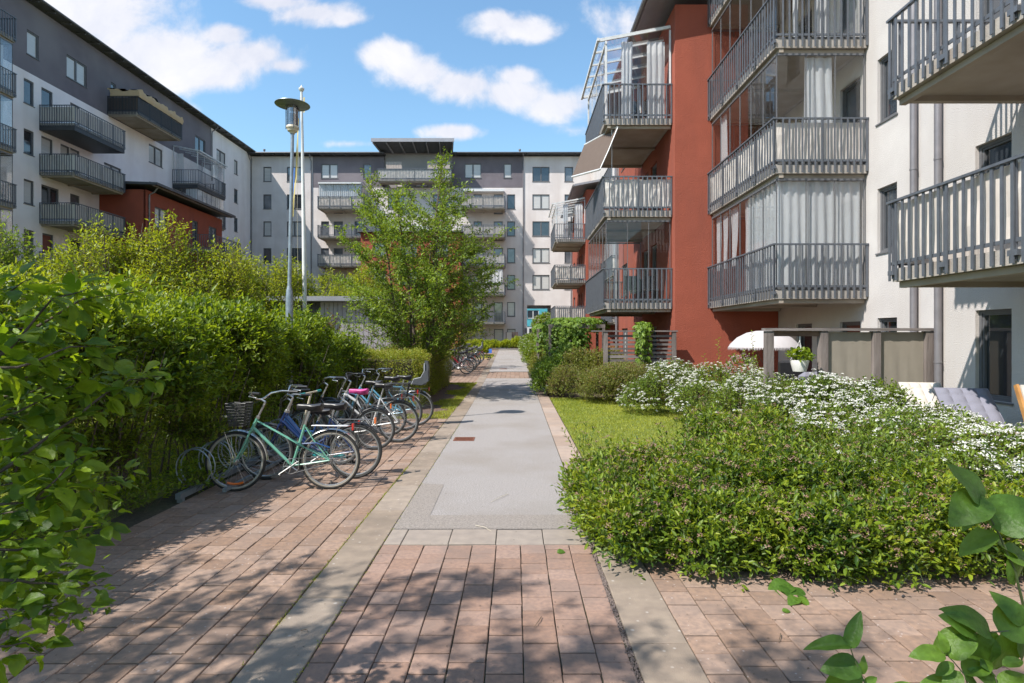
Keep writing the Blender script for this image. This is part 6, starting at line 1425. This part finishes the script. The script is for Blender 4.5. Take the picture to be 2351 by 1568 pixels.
bD = [(3.6,5.9,0.30,0.5,0.45,0.46),(4.3,6.2,0.34,0.55,0.5,0.52),(4.1,5.4,0.28,0.5,0.45,0.44),(5.0,6.1,0.32,0.55,0.5,0.48),(4.7,5.2,0.26,0.5,0.4,0.40),(5.7,6.4,0.28,0.5,0.5,0.44),(3.5,6.8,0.30,0.5,0.5,0.48),(5.5,5.6,0.26,0.5,0.45,0.42),(4.4,7.0,0.32,0.5,0.5,0.48)]
wspirea('nearest white-flowering spirea, at the right edge among the brown-headed spirea', bD, 6000, 0, group=wg, dens=0.36)
def green(label, bl, n, m='spirea_dull', leaf=0.045, w=0.02, fl=0.05, petal='brown_petal', name='shrub', ln_=(0.14,0.30), group=None, fs=0.014, fr=(0.025,0.04)):
    r_ = thing(name, label, 'shrub', (0,0,0), 0, group)
    Pn, Up, ln, O = shrub(r_, bl, n, 7, leaf, w, m, ln_, upw=0.9, inner=0.66, fill=0.12, rand=0.42, twig_r=0.0025)
    if fl:
        k = (Up[:,2] > 0.2) & (rng.random(len(Pn)) < fl); flower_heads(r_, (O+Up*ln[:,None])[k], Up[k], rng.uniform(*fr, k.sum()), 12, fs, petal)
    return r_
green('wide olive green shrub between the small lawn and the board fence', rblobs(9, 1.9,3.4, 15.6, 17.0, 0.3, 0.45, 0.6, 0.75, 0.6)+[(1.5,16.8,0.35,0.6,0.6,0.6),(2.2,16.3,0.32,0.6,0.6,0.55),(3.0,15.8,0.3,0.6,0.6,0.5),(3.9,15.2,0.3,0.6,0.6,0.5),(3.4,15.9,0.4,0.6,0.6,0.62),(4.2,16.0,0.4,0.6,0.6,0.62)], 7500, fl=0.10)
green('bright green shrub overhanging the path edge beyond the lawn', [(0.95,17.6,0.35,0.5,0.6,0.62),(1.1,18.8,0.4,0.6,0.7,0.75),(1.5,19.6,0.45,0.6,0.7,0.85)], 2400, 'vine_leaf', 0.055, 0.03, 0.03, 'white_petal')
spikes(fg, [], 'spirea_leaf') if False else None
green('loose brownish green shrub under the vine arbour', [(2.0,19.0,0.5,0.6,0.6,0.85),(2.6,18.6,0.5,0.6,0.6,0.8),(3.0,18.3,0.5,0.5,0.5,0.9)], 2600, 'spirea_dull', 0.06, 0.026, 0.05, ln_=(0.2,0.45))
sg = 'shrubs lining the right of the far path'
green('olive shrub at the path edge beyond the arbour', [(1.3,25.5,0.4,0.75,1.2,0.75),(1.6,28,0.4,0.8,1.3,0.8)], 2200, 'spirea_dull', 0.075, 0.035, 0.05, group=sg)
green('dark green rounded shrub with a few white flowers, farther along the path', [(1.25,33.5,0.6,0.9,1.6,0.95),(1.5,36.5,0.6,0.9,1.5,1.0)], 2400, 'hedge_leaf', 0.08, 0.04, 0.10, 'white_petal', group=sg, fs=0.03, fr=(0.04,0.07))
green('pale flowering shrub at the far end of the path on the right', [(1.4,42,0.8,1.1,1.8,1.1),(1.2,46,0.9,1.0,1.8,1.1)], 1800, 'white_spirea_leaf', 0.11, 0.05, 0.25, 'white_petal', group=sg, fs=0.03, fr=(0.05,0.09))
LL = green('lilac bush with pale mauve blossom beside the passage', [(3.0,52,2.6,1.6,1.4,1.3)], 1200, 'tree_leaf', 0.13, 0.07, 0.35, 'lilac_petal', name='lilac_bush', fs=0.045, fr=(0.08,0.14))
stem_tubes(LL, (3.0,52), 6, 2.4, 0.05, 0.8)
green('row of low bright green shrubs below the far building', rblobs(9, -5.5,-0.2, 57.2, 57.6, 0.8, 0.9, 0.6, 0.8, 0.55), 2600, 'shrub_leaf', 0.12, 0.06, 0.0) if False else None
o_ = green('low bright green planting below the ground floor windows of the far building', [(-4.6+i*0.62, 57.3+0.4*math.sin(i), 0.85, 0.55, 0.6, 0.5+0.12*math.sin(i*2.2)) for i in range(8)]+[(0.2,57.0,1.0,0.7,0.7,0.75),(0.8,57.4,1.0,0.6,0.6,0.7)], 2600, 'shrub_leaf', 0.12, 0.06, 0.0)
green('yellow-green perennials at the end of the far bicycle row', [(-2.6,44,0.7,0.55,0.8,0.5),(-2.9,46,0.8,0.6,0.8,0.7)], 800, 'shrub_leaf', 0.11, 0.07, 0.0)
green('dark shrubs below the left part of the far building', [(-7-1.5*i, 52, 1.2, 1.4, 1.2, 1.1) for i in range(10)], 3200, 'hedge_leaf', 0.14, 0.07, 0.0)
# vine arbours: palmate leaves drooping over a timber frame
def vine(label, x, y, w, d, h, n, drop, leaf=0.12, frame=True):
    r_ = thing('vine_arbour', label, 'arbour', (x, y, 0))
    if frame:
        for sx in (-w/2+0.05, w/2-0.05):
            for sy in (-d/2+0.05, d/2-0.05): MB().box(sx-0.045,sy-0.045,0,sx+0.045,sy+0.045,h-0.2).obj('post', 'grey_wood', r_)
        MB().box(-w/2,-d/2,h-0.2,w/2,-d/2+0.07,h-0.08).obj('beam', 'grey_wood', r_); MB().box(-w/2,d/2-0.07,h-0.2,w/2,d/2,h-0.08).obj('beam', 'grey_wood', r_)
        MB().box(-w/2+0.1,-d/2+0.02,0.25,w/2-0.1,-d/2+0.05,0.55).obj('board', 'grey_wood', r_)
    bl = [(w*0.5*math.cos(a)*0.55, d*0.3*math.sin(a), h-0.12, w*0.36, d*0.4, 0.24) for a in np.linspace(0,6.28,6)[:-1]]
    for (dx, ww, z0) in drop: bl += [(dx, -d*0.35, (h+z0)/2, ww, d*0.26, (h-z0)/2+0.05), (dx, d*0.2, (h+z0)/2+0.1, ww*0.9, d*0.25, (h-z0)/2)]
    P, Nn = blob_points(bl, n, 0.75, up_only=-0.6)
    Ps=[];Ds=[];Ns=[]
    out = nrm(Nn*[1,1,0.5]+[0,-0.25,0.15]); ref = nrm(np.cross(out, [0,0,1.0]+0*out)); dn = nrm(np.cross(ref, out)); dn = np.where((dn[:,2:3] > 0), -dn, dn)
    for a in (-1.25,-0.65,0,0.65,1.25):
        dd = dn*math.cos(a)+ref*math.sin(a)+out*0.25+rng.normal(scale=0.1,size=P.shape); Ps.append(P+out*0.06); Ds.append(dd); Ns.append(out+rng.normal(scale=0.2,size=P.shape))
    sc = np.tile(rng.uniform(0.7,1.15,len(P)), 5)*np.repeat([0.7,0.92,1,0.92,0.7], len(P))
    V, F = leaf_arrays(np.concatenate(Ps), np.concatenate(Ds), np.concatenate(Ns), leaf*sc, leaf*0.42*sc, fold=0.18)
    np_mesh('foliage', V, F, 'vine_leaf', r_)['kind'] = 'stuff'
    P2, N2 = blob_points(bl, n//2, 0.35); V, F = leaf_arrays(P2, rng.normal(size=P2.shape), rng.normal(size=P2.shape)+[0,0,1], leaf*0.9, leaf*0.5, kind='four'); np_mesh('inner_foliage', V, F, 'vine_leaf', r_)['kind'] = 'stuff'
    return r_
vine('arbour overgrown with bright five-leaved creeper left of the board fence', 2.05, 20.3, 1.9, 1.6, 2.28, 1900, [(-0.55,0.45,0.55),(-0.2,0.4,0.75),(0.15,0.3,1.0)])
vine('smaller creeper-covered arbour behind the first one, nearer the path', 1.55, 25.5, 1.3, 1.3, 2.2, 700, [(-0.3,0.4,0.9),(0.2,0.3,1.2)], 0.14)
VN = vine('creeper hanging over the middle post of the board fence', 3.78, 17.25, 0.42, 0.30, 2.06, 210, [(0,0.17,0.7)], 0.14, frame=False)
# ---------------------------------------------------------------- near leaves at the picture edges (each leaf its own piece)
def big_leaf(kind, var):
    """a single leaf blade, base at 0, tip along +y, face +z; length 1"""
    def f():
        n, mseg = 12, 3; V = []; F = []
        for i in range(n+1):
            t = i/n
            if kind == 'heart': wd = 0.40*(math.sin(math.pi*min(1,t**0.72))**0.8)*(1 if t > 0.02 else 0.3)
            elif kind == 'oval': wd = 0.30*math.sin(math.pi*t**0.85)**0.75
            else: wd = 0.26*math.sin(math.pi*t**0.9)**0.85+(0.010 if i % 2 and 0 < i < n else 0)
            if i in (0, n): wd = 0.004
            dr = -0.22*t*t*(1+0.5*var)+0.05*math.sin(t*5+var*2)*0.4
            for j in range(-mseg, mseg+1):
                s_ = j/mseg; V.append((wd*s_, t+(-0.06*abs(s_) if kind == 'heart' and t < 0.3 else 0.02*abs(s_)), dr+0.16*abs(s_)*wd*2*(1-0.3*var)+0.02*math.sin(t*14+s_*3+var)*abs(s_)))
        w = 2*mseg+1
        for i in range(n):
            for j in range(w-1): k = i*w+j; F.append((k,k+1,k+w+1,k+w))
        return MB().add(V, F).mesh('leaf', {'heart':'snowberry_leaf','oval':'snowberry_leaf','apple':'apple_leaf'}[kind], True)
    return cached(('bigleaf', kind, var), f)
def put_leaf(root, base, tip, nor, kind, wide=1.0):
    base = Vector(base); d = Vector(tip)-base; L = d.length; d.normalize(); nn = Vector(nor); nn = (nn-d*nn.dot(d)).normalized(); x = d.cross(nn)
    mt = Matrix((x*L*wide, d*L, nn*L)).transposed().to_4x4(); mt.translation = base
    return link('leaf', big_leaf(kind, rnd.randrange(4)), root, mt)
AP = thing('apple_branches', 'leafy apple tree branches reaching in from the left edge close to the camera', 'tree', (0,0,0))
count = [0]
extra = []
def abranch(pts, r0, n, L=0.09, up=(0,-0.25,1)):
    """pts are (x, y, z) world points"""
    pts = [Vector(p) for p in pts]; fine = []; z_ = max(0.25, pts[0].z-0.35)
    MB().tube([(-2.85, 1.95, z_), (Vector((-2.85,1.95,z_))+pts[0])/2+Vector((0,0,0.03)), pts[0]], [r0*1.9, r0*1.4, r0], 7, caps=False).obj('branch', 'bark', AP, True)
    for i in range(len(pts)-1):
        for k in range(4): fine.append(pts[i].lerp(pts[i+1], k/4)+Vector((0,0,0.006*math.sin(i*4+k))))
    fine.append(pts[-1]); m_ = len(fine)
    MB().tube(fine, [r0*(1-0.85*i/(m_-1)) for i in range(m_)], 7).obj('branch', 'bark', AP, True)
    for i in range(n):
        t = (0.12+0.88*i/(n-1))*(m_-1); a = min(int(t), m_-2); p = fine[a].lerp(fine[a+1], t-a); d = (fine[a+1]-fine[a]).normalized()
        ph = i*2.4; side = d.cross(Vector((0,0,1))).normalized(); u2 = side.cross(d)
        rad = side*math.cos(ph)+u2*math.sin(ph)
        ll = L*rnd.uniform(0.65,1.15)*(0.6 if i > n-3 else 1); dirv = (d*rnd.uniform(0.2,0.8)+rad+Vector((0,0,-0.12))).normalized()
        p2 = p+rad*0.012+dirv*0.018; MB().tube([p, p2], 0.0016, 4, caps=False).obj('petiole', 'green_stem', AP) if False else None
        nv = Vector((rnd.gauss(0,0.35), -0.35+rnd.gauss(0,0.35), 1))
        if count[0] < 295: put_leaf(AP, p2, p2+dirv*ll, nv, 'apple', rnd.uniform(1.1,1.35)); count[0] += 1
        for q_ in range(4):      # the leaf rosettes behind, past the limit of single pieces
            dv = Vector((rnd.gauss(0,1), rnd.gauss(0,0.6)+0.3, rnd.gauss(-0.1,0.6))).normalized(); extra.append((p2+dv*0.02, dv, nv+Vector((rnd.gauss(0,0.4),0,0)), ll*rnd.uniform(0.6,1.0)))
def W_(px, py, Y): return PX(px, py, Y)
MB().tube([(-2.9,1.9,-0.05),(-2.88,1.93,0.6),(-2.84,1.96,1.3),(-2.86,1.95,2.1),(-2.95,1.9,2.9)], [0.07,0.06,0.05,0.035,0.015], 10).obj('trunk', 'bark', AP, True)
abranch([W_(-150,930,2.0), W_(60,760,2.15), W_(190,690,2.2), W_(350,660,2.3)], 0.008, 20)
abranch([W_(-120,900,1.9), W_(20,800,2.0), W_(120,690,2.0), W_(215,655,2.05)], 0.007, 14)
abranch([W_(-120,760,1.9), W_(0,680,2.0), W_(70,640,2.0)], 0.006, 8)
abranch([W_(-150,1150,1.9), W_(0,1080,2.0), W_(120,1000,2.05), W_(205,930,2.1), W_(300,870,2.2), W_(372,862,2.25)], 0.008, 20)
abranch([W_(-120,1330,1.85), W_(20,1230,1.95), W_(90,1140,2.0), W_(150,1075,2.0), W_(200,1045,2.1)], 0.008, 18)
abranch([W_(-120,1180,1.9), W_(60,1150,2.0), W_(180,1120,2.1), W_(290,1095,2.2)], 0.006, 15)
abranch([W_(-120,1270,1.8), W_(40,1260,1.9), W_(150,1225,1.95), W_(262,1190,2.0)], 0.006, 15)
abranch([W_(-100,1340,1.8), W_(50,1330,1.85), W_(130,1345,1.9), W_(222,1345,1.95)], 0.006, 14, 0.075)
abranch([W_(-100,1420,1.75), W_(20,1395,1.8), W_(90,1400,1.85), W_(150,1380,1.9)], 0.005, 11, 0.075)
abranch([W_(-100,1510,1.7), W_(0,1480,1.75), W_(60,1480,1.8), W_(100,1500,1.8)], 0.005, 9, 0.075)
abranch([W_(-120,1000,1.9), W_(0,960,2.0), W_(130,905,2.1), W_(240,850,2.2)], 0.006, 15)
abranch([W_(-100,860,1.8), W_(40,840,1.9), W_(160,800,2.0), W_(250,790,2.1)], 0.006, 13)
for k_ in range(14):
    y0 = 720+k_*50+rnd.uniform(-20,20); Yd = rnd.uniform(2.05,2.6); x1 = rnd.uniform(100,230)
    abranch([W_(-120,y0+70,Yd), W_(x1*0.4,y0+30,Yd), W_(x1,y0+rnd.uniform(-30,30),Yd+0.1)], 0.005, 12, 0.085)
e_ = extra; V, F = leaf_arrays(np.array([tuple(q[0]) for q in e_]), np.array([tuple(q[1]) for q in e_]), np.array([tuple(q[2]) for q in e_]), np.array([q[3] for q in e_]), np.array([q[3]*0.55 for q in e_]), fold=0.15); np_mesh('more_leaves', V, F, 'apple_leaf', AP)['kind'] = 'stuff'
# bush mass behind those branches, between them and the tall hedge
BN = thing('bush', 'darker leafy bush at the left edge between the near branches and the tall hedge', 'bush', (0,0,0))
shrub(BN, [(-4.7,4.5,1.2,0.75,0.6,0.85),(-5.2,5.3,1.5,0.8,0.7,0.85),(-4.3,4.1,0.8,0.55,0.5,0.7),(-5.6,4.3,1.3,0.9,0.7,0.9),(-3.75,3.55,0.75,0.42,0.4,0.6)], 4200, 7, 0.07, 0.034, 'hedge_leaf', (0.15,0.35), upw=0.6, inner=0.5, fill=0.3)
GC = thing('ground_ivy', 'low leafy suckers creeping out around the end of the bicycle rack', 'ground cover', (0,0,0)); GC['kind'] = 'stuff'
shrub(GC, [(-3.95,5.9,0.12,0.3,0.6,0.2),(-3.7,6.7,0.12,0.25,0.4,0.22),(-4.0,7.6,0.15,0.3,0.8,0.25),(-3.85,4.9,0.1,0.3,0.5,0.2)], 420, 6, 0.05, 0.03, 'hedge_leaf', (0.1,0.22), inner=0.4, fill=0.4)
# large leaves at the lower right, close to the camera
SB = thing('leafy_shoots', 'shoots with large smooth oval leaves entering at the lower right edge close to the camera', 'shrub', (0,0,0))
def rstem(pts, r, m='green_stem', foot=None):
    pp = ([Vector(q) for q in foot] if foot else [])+[Vector(PX(*p)) for p in pts]
    MB().tube(pp, [r*(1-0.6*i/(len(pp)-1)) for i in range(len(pp))], 7).obj('stem', m, SB, True)
def rl(b, t, kind='heart', nor=(-0.1,-0.9,0.6), dy=0.0, w=1.0, Y=1.9): put_leaf(SB, PX(b[0],b[1],Y), PX(t[0],t[1],Y+dy), Vector(nor)+Vector((rnd.gauss(0,0.1),0,rnd.gauss(0,0.1))), kind, w)
rstem([(2375,1480,1.95),(2352,1400,1.92),(2330,1310,1.9),(2300,1240,1.9),(2272,1185,1.9),(2255,1150,1.9)], 0.006, foot=[(2.1,2.0,-0.02),(1.98,1.98,0.4)])
rl((2254,1150),(2232,1070),'heart',(0.5,-0.8,0.3),-0.02,1.0); rl((2256,1140),(2200,1185),'heart',(0.1,-0.6,0.9),-0.05,1.05); rl((2262,1165),(2205,1205),'heart',(0,-0.4,1),0.0,0.7)
rl((2280,1205),(2375,1150),'heart',(0.1,-0.7,0.7),-0.03,1.25); rl((2295,1225),(2200,1262),'oval',(0.2,-0.5,0.8),0.02,0.9); rl((2290,1250),(2345,1262),'oval',(0,-0.5,0.8),0.05); rl((2315,1290),(2380,1340),'heart',(-0.3,-0.8,0.4),0.0,1.1); rl((2310,1275),(2380,1285),'heart',(0,-0.6,0.8),0.0,1.1)
rstem([(2400,1440,1.8),(2330,1447,1.8),(2270,1452,1.8),(2215,1458,1.82)], 0.0035, foot=[(2.1,2.0,0.0),(1.98,1.92,0.5)])
for (b, t, w, nr) in (((2272,1450),(2208,1385),1.0,(0.1,-0.6,0.8)),((2240,1452),(2178,1408),1.0,(0,-0.5,0.8)),((2216,1457),(2150,1478),0.9,(0,-0.6,0.7)),((2222,1462),(2188,1520),1.0,(-0.2,-0.9,0.3)),((2250,1456),(2243,1548),1.1,(0.1,-0.95,0.2)),((2285,1452),(2262,1490),0.9,(0.2,-0.8,0.4)),((2300,1450),(2380,1395),1.1,(0.1,-0.7,0.6)),((2310,1455),(2330,1560),1.2,(0.2,-0.9,0.3)),((2340,1450),(2400,1520),1.1,(0.1,-0.8,0.4)),((2350,1430),(2310,1370),0.8,(-0.2,-0.7,0.6))): rl(b, t, 'heart', nr, 0.0, w, 1.8)
rstem([(2230,1600,1.75),(2215,1550,1.75),(2190,1520,1.77),(2170,1500,1.78)], 0.003, foot=[(1.5,1.75,-0.02)])
for (b, t, w) in (((2172,1502),(2110,1490),0.9),((2172,1502),(2168,1460),0.9),((2180,1512),(2225,1472),1.0),((2190,1522),(2150,1548),0.9),((2205,1540),(2170,1585),1.0),((2212,1548),(2275,1500),1.0),((2212,1548),(2260,1590),1.1),((2225,1580),(2120,1572),0.9),((2290,1575),(2240,1535),1.0),((2290,1575),(2350,1540),1.0),((2270,1590),(2310,1600),1.0),((2120,1600),(2060,1568),0.9),((2250,1528),(2300,1530),1.0),((2300,1528),(2352,1512),0.8)): rl(b, t, 'oval', (rnd.gauss(0,0.3),-0.55,0.85), rnd.uniform(-.03,.03), w, 1.75)
SP = thing('seedling', 'young shoot with five leaves standing up at the bottom edge, right of the slabs', 'shrub', (0,0,0)); SB_ = SB; SB = SP
rstem([(1993,1620,1.7),(1985,1568,1.7),(1960,1510,1.7),(1950,1480,1.7)], 0.0032, foot=[(1.08,1.7,-0.02)])
for (b, t, w, nr) in (((1950,1482),(1853,1478),0.45,(0.2,-0.5,0.9)),((1950,1484),(1973,1408),0.55,(-0.8,-0.8,0.1)),((1972,1532),(1893,1528),0.95,(0.1,-0.6,0.8)),((1975,1545),(1995,1515),0.8,(0.2,-0.8,0.4)),((1972,1545),(1905,1578),0.9,(0,-0.8,0.5)),((1985,1570),(2015,1555),0.7,(0.1,-0.7,0.6))): rl(b, t, 'heart', nr, 0.0, w, 1.7)
SB = SB_
# fallen leaves
fl = thing('fallen_leaves', 'wilted pale green leaves lying on the pavers at the edge of the spirea', 'leaves', (0,0,0))
SBk = SB; SB = fl
for (a, b, w) in (((1815,1350),(1768,1362),1.0),((1812,1352),(1800,1342),1.0),((1810,1352),(1835,1378),1.3),((1830,1380),(1815,1392),1.0),((1830,1378),(1858,1392),1.2),((1835,1375),(1848,1368),1.0)):
    p = G(*a); q = G(*b); put_leaf(fl, (p[0],p[1],0.02), (q[0],q[1]+0.01,0.03), (0.1,-0.2,1), 'heart', w).data.materials[0]
SB = SBk
for (a, b, lab) in (((1278,1270),(1292,1272),'small curled green leaf lying on the centre pavers'),((1795,1405),(1810,1410),'small dark curled leaf on the right pavers')):
    p = G(*a); q = G(*b); r_ = thing('fallen_leaf', lab, 'leaf', (p[0],p[1],0)); put_leaf(r_, (0,0,0.008), (q[0]-p[0]+0.02,q[1]-p[1]+0.02,0.02), (0.3,-0.4,1), 'oval', 1.3)
